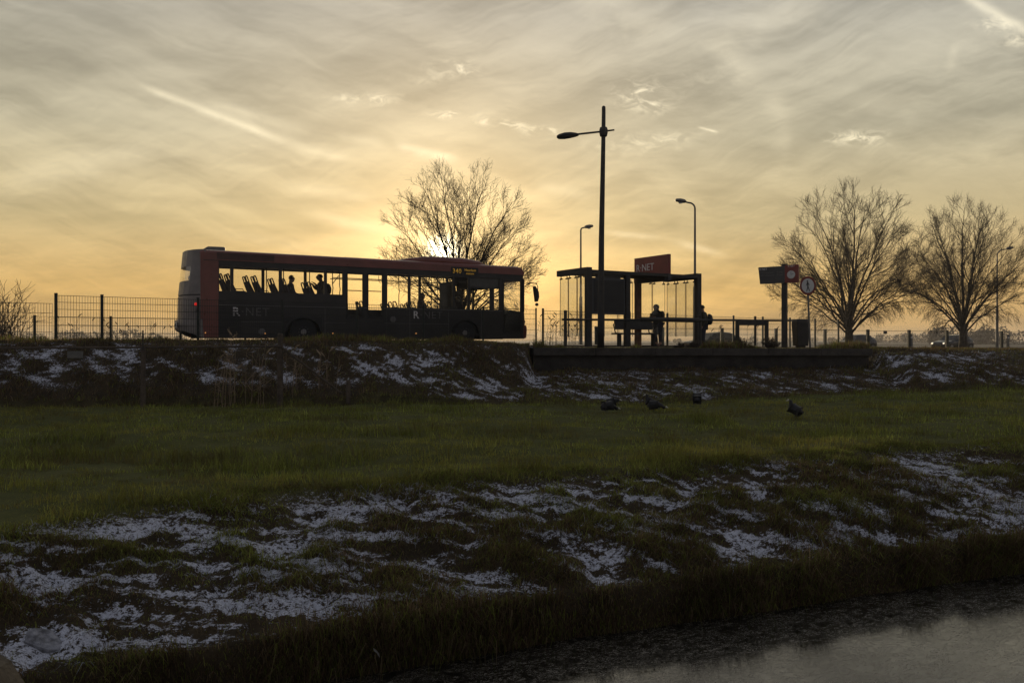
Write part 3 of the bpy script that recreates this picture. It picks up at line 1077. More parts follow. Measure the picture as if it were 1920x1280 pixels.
text_mesh('plate_number', '705', 0.15, 0.002, M['black'], plt_, Matrix.Translation((rearx(0.9, 1) - 0.128, 1.17, 0.645)) @ Matrix.Rotation(R(-90), 4, 'Z') @ Matrix.Rotation(R(90), 4, 'X'))
for y in (0.10, W - 0.10):
    lx = rearx(y, 1.2)
    MB().lathe([(0.001, -0.035), (0.036, -0.03), (0.045, 0.0), (0.045, 0.03)], (lx - 0.03, y, 1.34), 12, 'x').build('tail_lamp', M['tail'], bus)
    MB().lathe([(0.001, -0.03), (0.05, -0.025), (0.06, 0.03)], (lx - 0.01, y + 0.02, 1.16), 12, 'x').build('reversing_lamp', M['galv'], bus)
# engine louvre low on the near side
mb = MB()
for k in range(11):
    mb.box(0.62, 1.30, -0.012, 0.003, 0.42 + k * 0.075, 0.42 + k * 0.075 + 0.03)
mb.build('engine_louvre', M['black'], bus)
mb = MB()
for s_ in (2.62, 4.05, 6.28, 7.16, 8.70, 10.08):
    mb.box(s_ - 0.006, s_ + 0.006, -0.004, 0.0, 0.28, 1.30)
mb.box(0.62, 2.6, -0.006, 0.0, 0.80, 0.812)
mb.box(4.05, 4.78, -0.006, 0.0, 0.80, 0.812)
mb.box(6.2, 8.7, -0.006, 0.0, 0.80, 0.812)
mb.box(0.62, 11.0, -0.010, 0.0, 1.318, 1.338)
mb.build('flank_trim', M['lettergrey'], bus)
# round filler caps
for (s_, z) in ((1.95, 0.48), (6.52, 0.95)):
    MB().lathe([(0.11, 0.012), (0.11, -0.006), (0.09, -0.012)], (s_, 0, z), 20, 'y').build('filler_cap', M['lettergrey'], bus)
# front end
fr_ys = [0.0, 0.08, 0.3, 0.8, 1.25, 1.7, 2.2, 2.42, 2.5]


def frontx(y, z):
    q = abs(2 * y / W - 1)
    return 12.0 + 0.20 * (1 - q ** 2.8) - max(0, z - 1.0) * 0.06


mb, wsm, mtop = MB(), MB(), MB()
fz_ = [0.28, 0.5, 0.85, 1.15, 1.30, 2.55, 2.78, 3.0, 3.07]
for a in range(len(fr_ys) - 1):
    for b_ in range(len(fz_) - 1):
        zc_ = (fz_[b_] + fz_[b_ + 1]) / 2
        tgt = wsm if 1.30 < zc_ < 2.55 else (mtop if zc_ > 2 else mb)
        tgt.add([(frontx(fr_ys[a], fz_[b_]), fr_ys[a], fz_[b_]), (frontx(fr_ys[a + 1], fz_[b_]), fr_ys[a + 1], fz_[b_]),
                 (frontx(fr_ys[a + 1], fz_[b_ + 1]), fr_ys[a + 1], fz_[b_ + 1]), (frontx(fr_ys[a], fz_[b_ + 1]), fr_ys[a], fz_[b_ + 1])], [(0, 1, 2, 3)])
mb.build('front_panel', M['red'], bus, smooth=True)
mtop.build('front_dome', M['red'], bus, smooth=True)
wsm.build('windscreen', M['glass'], bus)
MB().box(11.86, 11.99, 0.0, 0.07, 1.30, 2.60).build('front_pillar', M['black'], bus)
MB().box(11.86, 11.99, W - 0.07, W, 1.30, 2.60).build('front_pillar', M['black'], bus)
mb = MB()
rings = []
for y in (-0.01, 0.1, 0.4, 1.25, 2.1, 2.4, 2.51):
    x = frontx(min(max(y, 0), W), 0.8)
    rings.append([(x - 0.05, y, 0.26), (x + 0.06, y, 0.30), (x + 0.10, y, 0.62), (x + 0.06, y, 0.78), (x - 0.05, y, 0.80)])
mb.loft(rings)
mb.build('front_bumper', M['red'], bus)
for y in (0.3, W - 0.3):
    MB().lathe([(0.09, -0.02), (0.085, 0.03), (0.05, 0.05)], (frontx(y, 0.9) + 0.02, y, 0.93), 14, 'x').build('headlight', M['galv'], bus)
# doors on the near side: frames, crossbars
def door_leaf(s0, s1, z0, z1, bar=None):
    d = MB()
    d.box(s0, s0 + 0.045, -0.015, 0.02, z0, z1)
    d.box(s1 - 0.045, s1, -0.015, 0.02, z0, z1)
    d.box(s0 + 0.045, s1 - 0.045, -0.015, 0.02, z1 - 0.05, z1)
    d.box(s0 + 0.045, s1 - 0.045, -0.015, 0.02, z0, z0 + 0.08)
    o = d.build('door', M['black'], bus)
    MB().box(s0 + 0.045, s1 - 0.045, 0.0, 0.006, z0 + 0.08, z1 - 0.05).build('door_pane', M['glass'], o)
    if bar:
        MB().tube([(s0 + 0.04, 0.1, bar), (s1 - 0.04, 0.1, bar)], 0.018, 6).build('push_bar', M['handle'], o)


door_leaf(4.80, 5.42, 0.95, 2.56, 1.93)
door_leaf(5.55, 6.14, 0.95, 2.56, 1.93)
door_leaf(11.02, 11.84, 0.46, 2.53)
# wheels
for s_, tw in ((3.33, 0.3), (9.40, 0.28)):
    for y in (0.03, W - 0.03 - tw):
        w_ = empty('wheel', (s_, y, 0.48))
        w_.parent = bus
        MB().lathe([(0.30, 0.0), (0.40, -0.0), (0.47, 0.03), (0.48, 0.08), (0.48, tw - 0.08), (0.47, tw - 0.03), (0.40, tw), (0.30, tw)], (0, 0, 0), 32, 'y').build('tyre', M['rubber'], w_, smooth=False)
        rm = MB().lathe([(0.30, 0.02), (0.27, 0.0), (0.22, 0.05), (0.12, 0.06), (0.10, 0.0), (0.06, -0.01)] if y < 1 else [(0.30, tw - 0.02), (0.27, tw), (0.2, tw - .05), (0.1, tw)], (0, 0, 0), 24, 'y')
        for k in range(10):
            a = 2 * math.pi * k / 10
            yy = 0.03 if y < 1 else tw - 0.03
            rm.lathe([(0.018, -0.03), (0.018, 0.02)], (0.17 * math.cos(a), yy, 0.17 * math.sin(a)), 6, 'y')
        rm.build('rim', M['rim'], w_)
for s_ in (3.325, 9.40):
    mb = MB()
    pts = [(s_ + 0.625 * math.cos(a), 0.50 + 0.50 * math.sin(a)) for a in [math.pi * k / 14 for k in range(15)]]
    for k in range(14):
        p, q = pts[k], pts[k + 1]
        ln = lambda c_: (s_ + (c_[0] - s_) * 0.9, 0.50 + (c_[1] - 0.50) * 0.9)
        p2, q2 = ln(p), ln(q)
        mb.hexa([(p[0], -0.02, p[1]), (q[0], -0.02, q[1]), (q[0], 0.04, q[1]), (p[0], 0.04, p[1]), (p2[0], -0.02, p2[1]), (q2[0], -0.02, q2[1]), (q2[0], 0.04, q2[1]), (p2[0], 0.04, p2[1])])
    for k in range(14):
        p, q = pts[k], pts[k + 1]
        mb.hexa([(p[0], 0.004, p[1]), (q[0], 0.004, q[1]), (q[0], 0.03, q[1]), (p[0], 0.03, p[1]), (p[0], 0.004, 0.99), (q[0], 0.004, 0.99), (q[0], 0.03, 0.99), (p[0], 0.03, 0.99)])
    mb.build('wheel_arch', M['black'], bus)
    MB().box(s_ - 0.62, s_ + 0.62, 0.42, 0.46, 0.25, 1.02).build('wheel_housing', M['black'], bus)
# chassis, floor, ceiling lining
mb = MB()
mb.box(0.3, 4.6, 0.06, W - 0.06, 1.02, 1.08)
mb.box(4.6, 11.9, 0.06, W - 0.06, 0.42, 0.48)
mb.box(0.3, 2.6, 0.1, W - 0.1, 0.32, 1.02)
mb.box(4.55, 4.6, 0.06, W - 0.06, 0.48, 1.02)
mb.box(8.75, 10.05, 0.34, 0.95, 0.48, 1.1)
mb.box(8.75, 10.05, W - 0.95, W - 0.34, 0.48, 1.1)
mb.build('floor', M['floor'], bus)
mb = MB()
mb.box(0.3, 11.8, 0.07, 0.36, 2.66, 2.90)
mb.box(0.3, 11.8, W - 0.36, W - 0.07, 2.75, 2.90)
mb.box(0.3, 11.8, 0.36, W - 0.36, 2.88, 2.90)
mb.build('ceiling_lining', M['inner'], bus)
# partition behind the driver, bulkhead over the driver, dash
mb = MB()
mb.box(9.48, 9.52, 1.40, 2.42, 0.48, 2.5)
mb.box(9.48, 9.54, 0.06, 0.8, 0.48, 1.28)
mb.build('driver_partition', M['inner'], bus)
MB().box(9.62, 11.0, 0.07, 0.20, 2.18, 2.56).build('equipment_box', M['inner'], bus)
MB().box(10.3, 11.35, 1.3, 2.42, 2.28, 2.57).build('ceiling_console', M['inner'], bus)
mb = MB()
mb.prism([(11.2, 0.5), (11.9, 0.5), (11.95, 1.32), (11.5, 1.38), (11.25, 1.2)], 0.2, 2.4, 'y')
dash = mb.build('dashboard', M['black'], bus)
mb = MB()
ring = [(11.05 + 0.22 * math.cos(a) * 0.5, 1.85 + 0.22 * math.sin(a), 1.36 + 0.22 * math.cos(a) * 0.85) for a in [2 * math.pi * k / 20 for k in range(21)]]
mb.tube(ring, 0.016, 6, cap=False)
mb.tube([(11.05, 1.85, 1.36), (11.2, 1.85, 1.2)], 0.03, 6)
mb.build('steering_wheel', M['black'], bus)


# seats: back, cushion, pedestal, grab loops on top
def seat(s_, y0, wid, zf, tall=1.0, pair=True):
    """s_ = where the backrest meets the cushion"""
    m_ = MB()
    z0 = zf + 0.44
    zt = z0 + 0.52 * tall
    n_ = 2 if pair else 1
    for k in range(n_):
        a, b_ = y0 + k * wid / n_ + 0.012, y0 + (k + 1) * wid / n_ - 0.012
        tp = (b_ - a) * 0.10
        m_.hexa([(s_ - 0.02, a, z0 - 0.06), (s_ + 0.09, a, z0 - 0.06), (s_ + 0.09, b_, z0 - 0.06), (s_ - 0.02, b_, z0 - 0.06),
                 (s_ - 0.24, a + tp, zt), (s_ - 0.19, a + tp, zt), (s_ - 0.19, b_ - tp, zt), (s_ - 0.24, b_ - tp, zt)])
        m_.box(s_ + 0.02, s_ + 0.46, a, b_, z0 - 0.10, z0 + 0.0)
    m_.box(s_ + 0.1, s_ + 0.36, y0 + wid * 0.35, y0 + wid * 0.65, zf, z0 - 0.10)
    o = m_.build('seat', M['seat'], bus, bevel=0.015)
    for k in range(n_):
        h_ = MB()
        a, b_ = y0 + k * wid / n_ + 0.06, y0 + (k + 1) * wid / n_ - 0.06
        d = 0.21
        h_.tube([(s_ - d + 0.02, a, zt - 0.05), (s_ - d - 0.045, a + 0.01, zt + 0.14), (s_ - d - 0.06, a + 0.05, zt + 0.185), (s_ - d - 0.06, b_ - 0.05, zt + 0.185), (s_ - d - 0.045, b_ - 0.01, zt + 0.14), (s_ - d + 0.02, b_, zt - 0.05)], 0.022, 6)
        h_.build('grab_handle', M['handle'], o)
    h_ = MB()
    h_.tube([(s_ + 0.1, y0 if y0 > 1 else y0 + wid, z0 + 0.2), (s_ + 0.42, y0 if y0 > 1 else y0 + wid, z0 + 0.2), (s_ + 0.5, y0 if y0 > 1 else y0 + wid, z0 + 0.02)], 0.016, 6)
    h_.build('armrest', M['handle'], o)
    return o


for s_, zf in ((1.20, 1.20), (2.05, 1.17), (2.98, 1.11), (3.74, 1.03)):
    seat(s_, 0.10, 0.86, zf)
for s_, zf in ((1.24, 1.31), (2.08, 1.27), (2.94, 1.22), (4.25, 1.14)):
    seat(s_, W - 0.96, 0.86, zf)
seat(5.35, W - 0.96, 0.86, 0.50)
seat(6.20, W - 0.96, 0.86, 0.50)
for s_ in (6.95, 7.65, 8.3):
    seat(s_, 0.10, 0.86, 0.55, 0.8)
for s_ in (7.2, 8.0):
    seat(s_, W - 0.96, 0.86, 0.55, 0.8)
seat(10.25, 1.55, 0.6, 0.62, 1.3, False)
# rear bench
mb = MB()
mb.box(-0.02, 0.12, 0.2, W - 0.15, 1.5, 2.16)
mb.build('rear_bench', M['seat'], bus)
for k in range(5):
    a = 0.30 + k * 0.42
    MB().tube([(0.08, a, 2.12), (0.04, a + 0.02, 2.30), (0.04, a + 0.08, 2.36), (0.04, a + 0.22, 2.36), (0.04, a + 0.28, 2.30), (0.08, a + 0.3, 2.12)], 0.02, 6).build('bench_handle', M['handle'], bus)
# stanchions
mb = MB()
for (s_, y, z0) in ((1.15, 0.98, 1.1), (2.45, 1.52, 1.1), (2.9, 0.98, 1.1), (3.95, 1.5, 1.1), (4.62, 0.98, 1.0), (5.05, 1.5, 0.5), (6.0, 1.5, 0.5), (6.55, 0.96, 0.5), (7.35, 1.5, 0.5), (8.45, 0.97, 0.5), (8.95, 1.5, 0.5)):
    mb.tube([(s_, y, z0), (s_, y, 1.9), (s_ + 0.02, y, 2.05), (s_, y, 2.2), (s_, y, 2.78)], 0.017, 6)
mb.tube([(4.7, 1.5, 2.42), (9.4, 1.5, 2.42)], 0.017, 6)
mb.tube([(4.62, 0.98, 2.42), (6.5, 0.98, 2.42)], 0.017, 6)
mb.tube([(4.62, 0.98, 2.2), (4.85, 0.98, 2.5)], 0.016, 6)
for s_ in (6.35, 7.6, 8.1):
    mb.tube([(s_, 0.98, 2.56), (s_, 0.97, 2.36), (s_ + 0.05, 0.97, 2.3), (s_ + 0.1, 0.97, 2.36), (s_ + 0.02, 0.98, 2.42)], 0.012, 5)
mb.build('stanchion', M['handle'], bus)
# mirror on its bracket at the near front corner
mb = MB()
mb.tube([(11.95, 0.05, 2.42), (12.25, -0.12, 2.44), (12.42, -0.2, 2.42), (12.47, -0.22, 2.3), (12.46, -0.22, 1.95)], 0.018, 6)
mb.tube([(11.95, 0.05, 2.28), (12.2, -0.1, 2.42)], 0.014, 6)
mir = mb.build('mirror_bracket', M['black'], bus)
mb = MB()
mb.prism([(12.27, 2.3), (12.30, 2.32), (12.45, 2.1), (12.47, 1.9), (12.42, 1.72), (12.36, 1.70), (12.33, 1.9)], -0.34, -0.14, 'y')
mb.build('mirror', M['black'], mir, bevel=0.02)
MB().lathe([(0.02, -0.06), (0.06, -0.04), (0.07, 0.02), (0.03, 0.06)], (12.41, -0.24, 1.60), 10).build('kerb_mirror', M['black'], mir)
# wiper seen through the front
MB().tube([(12.0, 0.5, 1.42), (12.1, 1.1, 1.48), (12.05, 1.7, 1.44)], 0.014, 5).build('wiper', M['black'], bus)
# roof equipment
mb = MB()
rings = []
for (x, k, h) in ((6.95, 0.80, 0.0), (7.25, 0.9, 0.10), (7.9, 1.0, 0.20), (8.6, 1.0, 0.235), (9.6, 1.0, 0.22), (10.2, 0.98, 0.16), (10.55, 0.9, 0.03)):
    hw = 0.98 * k
    rings.append([(x, W / 2 - hw, 3.05), (x, W / 2 - hw * 0.96, 3.08 + h * 0.7), (x, W / 2 - hw * 0.8, 3.1 + h), (x, W / 2, 3.12 + h), (x, W / 2 + hw * 0.8, 3.1 + h), (x, W / 2 + hw * 0.96, 3.08 + h * 0.7), (x, W / 2 + hw, 3.05)])
mb.loft(rings)
mb.build('air_conditioner', M['red'], bus, smooth=True)
MB().prism([(0.30, 3.08), (0.95, 3.08), (0.95, 3.25), (0.88, 3.265), (0.42, 3.255), (0.32, 3.2)], 0.75, 1.65, 'y').build('roof_pod', M['galv'], bus, bevel=0.03)
MB().box(0.02, 0.30, 1.0, 1.5, 3.085, 3.12).build('roof_vent', M['galv'], bus)
mb = MB()
mb.box(2.0, 3.3, 0.9, 1.6, 3.10, 3.15)
mb.build('roof_hatch', M['galv'], bus, bevel=0.02)
MB().box(4.9, 6.2, 0.55, 1.2, 3.09, 3.13).build('roof_hatch', M['galv'], bus, bevel=0.02)
# side marker reflectors, with a weak amber glow added to them
for (s_, z) in ((0.20, 0.44), (2.05, 0.42), (4.32, 0.44), (7.40, 0.45), (10.15, 0.42)):
    MB().lathe([(0.022, 0.0), (0.022, -0.018), (0.012, -0.026)], (s_, 0, z), 8, 'y').build('side_marker', M['marker'], bus)
# destination display over the windows: number and two lines of lamps
dd = MB().box(8.80, 9.95, -0.006, 0.0, 2.62, 2.93).build('destination_display', M['black'], bus)
RX = Matrix.Rotation(R(90), 4, 'X')
text_mesh('route_number', '340', 0.24, 0.002, M['amber'], dd, Matrix.Translation((8.86, -0.010, 2.70)) @ RX, spacing=1.05)
text_mesh('destination_text', 'Haarlem', 0.13, 0.002, M['amber'], dd, Matrix.Translation((9.36, -0.010, 2.79)) @ RX, spacing=1.1)
text_mesh('destination_text', 'Station', 0.11, 0.002, M['amber'], dd, Matrix.Translation((9.42, -0.010, 2.67)) @ RX, spacing=1.1)
# lettering on the flank
for s_ in (1.02, 7.28):
    text_mesh('flank_letter', 'R', 0.38, 0.002, M['letter'], bus, Matrix.Translation((s_, -0.004, 1.0)) @ RX, bold=0.008)
    text_mesh('flank_lettering', '\u00b7NET', 0.38, 0.002, M['lettergrey'], bus, Matrix.Translation((s_ + 0.27, -0.004, 1.0)) @ RX, spacing=1.15)

# ------------------------------------------------------------------ people
def skin_body(name, joints, bones, m, parent=None, sub=2):
    names = list(joints)
    me_ = bpy.data.meshes.new(name)
    me_.from_pydata([joints[k][0] for k in names], [(names.index(a), names.index(b_)) for a, b_ in bones], [])
    o = bpy.data.objects.new(name + '_tmp', me_)
    COL.objects.link(o)
    md = o.modifiers.new('Skin', 'SKIN')
    md.use_smooth_shade = True
    for i, k in enumerate(names):
        r_ = joints[k][1]
        sv = me_.skin_vertices[0].data[i]
        sv.radius = (r_, r_) if not isinstance(r_, tuple) else r_
        sv.use_root = (i == 0)
    sb = o.modifiers.new('Sub', 'SUBSURF')
    sb.levels = sb.render_levels = sub
    dg = bpy.context.evaluated_depsgraph_get()
    me2 = bpy.data.meshes.new_from_object(o.evaluated_get(dg))
    me2.name = name
    bpy.data.objects.remove(o)
    bpy.data.meshes.remove(me_)
    return link(name, me2, m, parent)


def person(loc, rz, pose, label, coat, legs='trousers', hood=False, pack=False):
    """pose: standing or seated; built facing +x. the body is one surface, coat and hood are children"""
    V = Vector
    J, B = {}, []

    def j(n_, p, r_, par=None):
        J[n_] = (V(p), r_)
        if par: B.append((par, n_))
    seated = pose == 'seated'
    bow = 0.10 if pose == 'reading' else 0.03
    zp = 0.46 if seated else 0.92
    j('pelvis', (0, 0, zp), 0.125)
    j('waist', (0.0, 0, zp + 0.17), 0.115, 'pelvis')
    j('chest', (0.01 - bow * 0.2, 0, zp + 0.38), 0.135, 'waist')
    j('neck0', (0.02, 0, zp + 0.53), 0.07, 'chest')
    j('neck', (0.03 + bow * 0.3, 0, zp + 0.60), 0.062, 'neck0')
    hx, hz_ = 0.05 + bow * 0.7, zp + 0.70 - bow * 0.2
    j('head0', (hx - 0.01, 0, hz_ - 0.04), 0.078, 'neck')
    j('head', (hx, 0, hz_ + 0.03), 0.088, 'head0')
    j('crown', (hx - 0.01, 0, hz_ + 0.09), 0.075, 'head')
    j('chin', (hx + 0.075, 0, hz_ - 0.075), 0.03, 'head0')
    j('nose', (hx + 0.112, 0, hz_ - 0.005), 0.014, 'head')
    for s_, nm in ((1, 'l'), (-1, 'r')):
        j('sh' + nm, (0.0, s_ * 0.175, zp + 0.47), 0.068, 'chest')
        if pose == 'reading':
            j('el' + nm, (0.06, s_ * 0.23, zp + 0.20), 0.048, 'sh' + nm)
            j('wr' + nm, (0.27, s_ * 0.09, zp + 0.28), 0.032, 'el' + nm)
            hd = V((0.75, -s_ * 0.35, 0.35)).normalized()
        elif pose == 'carrying':
            j('el' + nm, (0.10, s_ * 0.26, zp + 0.22), 0.05, 'sh' + nm)
            j('wr' + nm, (0.22, s_ * 0.20, zp + 0.40), 0.034, 'el' + nm)
            hd = V((0.6, -s_ * 0.2, 0.6)).normalized()
        elif seated:
            j('el' + nm, (0.08, s_ * 0.23, zp + 0.20), 0.048, 'sh' + nm)
            j('wr' + nm, (0.27, s_ * 0.13, zp + 0.14), 0.032, 'el' + nm)
            hd = V((0.9, -s_ * 0.3, -0.1)).normalized()
        else:
            j('el' + nm, (-0.02, s_ * 0.23, zp + 0.19), 0.048, 'sh' + nm)
            j('wr' + nm, (0.06, s_ * 0.22, zp - 0.05), 0.032, 'el' + nm)
            hd = V((0.25, 0, -1)).normalized()
        wv = J['wr' + nm][0]
        j('palm' + nm, wv + hd * 0.07, (0.038, 0.02), 'wr' + nm)
        side = V((0, 1, 0)) if abs(hd.y) < 0.5 else V((0.4, 0, 0.9))
        side = (side - hd * side.dot(hd)).normalized()
        for q in range(4):
            off = side * (0.027 - 0.018 * q)
            ln = (0.066, 0.074, 0.070, 0.055)[q]
            kn = wv + hd * 0.105 + off
            j('f%d%s' % (q, nm), kn, 0.009, 'palm' + nm)
            curl = (hd + V((0, -s_ * 0.4, -0.25))).normalized()
            j('g%d%s' % (q, nm), kn + curl * ln, 0.007, 'f%d%s' % (q, nm))
        j('th' + nm, wv + hd * 0.055 + side * 0.045, 0.011, 'palm' + nm)
        j('ti' + nm, wv + hd * 0.095 + side * 0.062, 0.009, 'th' + nm)
        j('hip' + nm, (0.0, s_ * 0.095, zp - 0.04), 0.10, 'pelvis')
        if seated:
            j('kn' + nm, (0.43, s_ * 0.11, zp - 0.0), 0.066, 'hip' + nm)
            j('an' + nm, (0.44, s_ * 0.11, 0.09), 0.045, 'kn' + nm)
        else:
            j('kn' + nm, (0.02, s_ * 0.10, 0.49), 0.066, 'hip' + nm)
            j('an' + nm, (-0.02 + 0.03 * s_, s_ * 0.10, 0.09), 0.045, 'kn' + nm)
        a_ = J['an' + nm][0]
        j('heel' + nm, a_ + V((-0.03, 0, -0.045)), 0.04, 'an' + nm)
        j('toe' + nm, a_ + V((0.15, s_ * 0.02, -0.06)), 0.034, 'an' + nm)
    root = empty('person', loc, rz, label, 'person')
    if not seated: root.scale = (1.15, 1.12, 0.90)
    skin_body('body', J, B, M['skin'], root)
    # coat: same torso and sleeves, a little larger
    g_ = 1.42
    cj = {k: (J[k][0], J[k][1] * g_) for k in ('pelvis', 'waist', 'chest', 'neck0', 'shl', 'shr', 'ell', 'elr', 'wrl', 'wrr') if k in J}
    cb = [(a, b_) for a, b_ in B if a in cj and b_ in cj]
    for nm in 'lr':
        q = J['hip' + nm][0]
        d = (J['kn' + nm][0] - q).normalized()
        cj['hem' + nm] = (q + d * 0.16, 0.115)
        cb.append(('pelvis', 'hem' + nm))
    skin_body('coat', cj, cb, M[coat], root)
    tj = {k: (J[k][0], J[k][1] * 1.1) for k in ('pelvis', 'hipl', 'hipr', 'knl', 'knr', 'anl', 'anr')}
    skin_body('trousers', tj, [(a, b_) for a, b_ in B if a in tj and b_ in tj], M[legs], root)
    for nm in 'lr':
        a_ = J['an' + nm][0]
        skin_body('shoe', {'a': (a_ + V((0, 0, -0.01)), 0.052), 'b': (a_ + V((-0.03, 0, -0.045)), 0.045), 'c': (a_ + V((0.15, 0, -0.055)), 0.04)}, [('a', 'b'), ('a', 'c')], M['black'], root)
    hc = V((hx, 0, hz_))
    mb_ = MB()
    rings = []
    r0 = 0.112 if hood else 0.098
    for k in range(9):
        t_ = k / 8
        lat = R(-50 if hood else -15) + (R(88) - R(-50 if hood else -15)) * t_
        ring_ = []
        for q in range(16):
            a = 2 * math.pi * q / 16
            x, y = math.cos(a) * math.cos(lat) * r0, math.sin(a) * math.cos(lat) * r0 * 0.92
            z = math.sin(lat) * r0 * 1.12 + 0.03
            if x > 0.02 and z < 0.075:
                x = 0.02 + (x - 0.02) * 0.15       # open over the face
            ring_.append(hc + V((x - 0.014, y, z)))
        rings.append(ring_)
    if hood:
        rings.insert(0, [V((hx - 0.05 + math.cos(2 * math.pi * q / 16) * 0.14, math.sin(2 * math.pi * q / 16) * 0.17, zp + 0.49)) for q in range(16)])
    mb_.loft(rings)
    mb_.build('hood' if hood else 'hair', M[coat] if hood else M['hair'], root, smooth=True)
    eye = MB()
    for s_ in (1, -1):
        eye.lathe([(0.003, -0.004), (0.011, 0.0), (0.003, 0.006)], (hx + 0.088, s_ * 0.033, hz_ + 0.022), 8, 'x')
    eye.box(hx + 0.092, hx + 0.100, -0.022, 0.022, hz_ - 0.050, hz_ - 0.044)
    eye.build('face_features', M['hair'], root)
    if pose == 'reading':
        MB().box(0.37, 0.38, -0.04, 0.04, zp + 0.30, zp + 0.45).build('telephone', M['black'], root)
    if pack:
        rings = []
        for (z, wd_, dp) in ((0.02, 0.13, 0.10), (0.08, 0.16, 0.15), (0.25, 0.17, 0.17), (0.40, 0.15, 0.14), (0.46, 0.10, 0.08)):
            rings.append([(-0.13 - dp * (0.5 + 0.5 * math.cos(a)), wd_ * math.sin(a), zp + z) for a in [2 * math.pi * k / 12 for k in range(12)]])
        MB().loft(rings).build('backpack', M['black'], root, smooth=True)
    return root


def busp(s_, y, z):
    return Vector((BX + s_ * math.cos(BA) - y * math.sin(BA), BY + s_ * math.sin(BA) + y * math.cos(BA), CZ - 0.2 + z))


person(busp(3.05, 0.75, 1.14), BA, 'seated', 'seated passenger in a dark coat behind the rear half of the bus windows', 'coat_a')
person(busp(4.28, 1.15, 0.97), BA + R(175), 'carrying', 'standing passenger with a backpack in the middle of the bus', 'coat_b', pack=True)
person(busp(7.82, 0.55, 0.66), BA, 'seated', 'hooded passenger seated in the front half of the bus', 'coat_c', hood=True)

# ------------------------------------------------------------------ bus shelter (x along the platform, y away from the camera)
SX, SY = 2.56, 26.0
sh = empty('bus_shelter', (SX, SY, CZ - 0.215), BA, 'glass bus shelter with a red name board on its roof', 'bus shelter')
DP, TL, HT = 1.72, 4.88, 2.63


def col_(x, y, m, w_=0.2, d_=0.16, h=HT - 0.19):
    MB().box(x - w_ / 2, x + w_ / 2, y, y + d_, 0.0, h).build('column', M[m], sh, bevel=0.012)


col_(0.0, 0.0, 'steel', h=HT - 0.002)
col_(1.62, 0.0, 'steel', 0.18)
col_(TL, 0.0, 'steel', h=HT - 0.002)
col_(3.37, DP - 0.18, 'brown', 0.22)
for x in (0.0, TL):
    MB().box(x - 0.095, x + 0.095, 0.164, DP + 0.1, HT - 0.20, HT).build('beam', M['steel'], sh)
MB().box(3.28, 3.46, 0.05, DP - 0.02, HT - 0.325, HT - 0.19).build('beam', M['steel'], sh)
mb = MB()
mb.box(0.10, TL - 0.10, 0.02, DP - 0.02, HT - 0.15, HT - 0.10)
mb.box(0.10, TL - 0.10, 0.0, 0.018, HT - 0.18, HT - 0.08)
mb.build('roof', M['steel'], sh)
mb = MB()
mb.box(0.12, 1.52, 0.04, 0.12, 1.08, 2.30)
ip = mb.build('information_panel', M['panel'], sh, bevel=0.015)
mb = MB()
mb.box(0.2, 1.44, 0.028, 0.04, 1.16, 2.22)
mb.build('panel_glass', M['black'], ip)
MB().box(0.3, 1.34, 0.08, 0.10, 2.30, 2.42).build('panel_hanger', M['steel'], ip)


def pane(x0, y0, x1, y1, z0=0.35, z1=2.37):
    d = Vector((x1 - x0, y1 - y0, 0))
    nn = Vector((-d.y, d.x, 0)).normalized() * 0.006
    m_ = MB()
    m_.hexa([(x0 - nn.x, y0 - nn.y, z0), (x1 - nn.x, y1 - nn.y, z0), (x1 + nn.x, y1 + nn.y, z0), (x0 + nn.x, y0 + nn.y, z0),
             (x0 - nn.x, y0 - nn.y, z1), (x1 - nn.x, y1 - nn.y, z1), (x1 + nn.x, y1 + nn.y, z1), (x0 + nn.x, y0 + nn.y, z1)])
    o = m_.build('glass_pane', M['glass2'], sh)
    for t_ in (0.12, 0.88):
        k_ = MB()
        px_, py_ = x0 + d.x * t_, y0 + d.y * t_
        k_.tube([(px_, py_, z1 - 0.06), (px_, py_, z1 + 0.08)], 0.016, 6)
        k_.tube([(px_ - 0.05, py_, z1 - 0.04), (px_ + 0.05, py_, z1 - 0.02)], 0.026, 6)
        k_.build('clamp', M['black'], o)
    for (px_, py_) in ((x0, y0), (x1, y1)):
        e_ = MB()
        e_.box(px_ - 0.007, px_ + 0.007, py_ - 0.007, py_ + 0.007, z0, z1)
        e_.build('pane_edge', M['panel'], o)


for x in (0.0, TL):
    for k in range(3):
        y0 = 0.22 + k * 0.52
        pane(x, y0, x, y0 + 0.48)
pane(3.52, DP, 4.12, DP)
pane(4.16, DP, 4.76, DP)
pane(1.9, DP, 2.5, DP)
pane(2.56, DP, 3.2, DP)
# name board across the roof, facing the arriving bus
nb = MB()
nb.box(3.40, 3.52, 0.0, DP + 0.15, HT - 0.07, HT + 0.62)
nbo = nb.build('name_board', M['signred'], sh, bevel=0.012)
MB().box(3.39, 3.53, -0.01, DP + 0.16, HT - 0.30, HT - 0.075).build('stop_name_strip', M['panel'], nbo)
FACE = Matrix(((0, 0, -1, 0), (-1, 0, 0, 0), (0, 1, 0, 0), (0, 0, 0, 1)))     # letters read from the bus side
text_mesh('board_lettering', 'R\u00b7NET', 0.36, 0.003, M['letter'], nbo, Matrix.Translation((3.396, DP + 0.04, HT + 0.12)) @ FACE, spacing=1.02)
text_mesh('stop_name', 'Bennebroekerweg', 0.11, 0.002, M['lettergrey'], nbo, Matrix.Translation((3.384, DP - 0.55, HT - 0.22)) @ FACE)

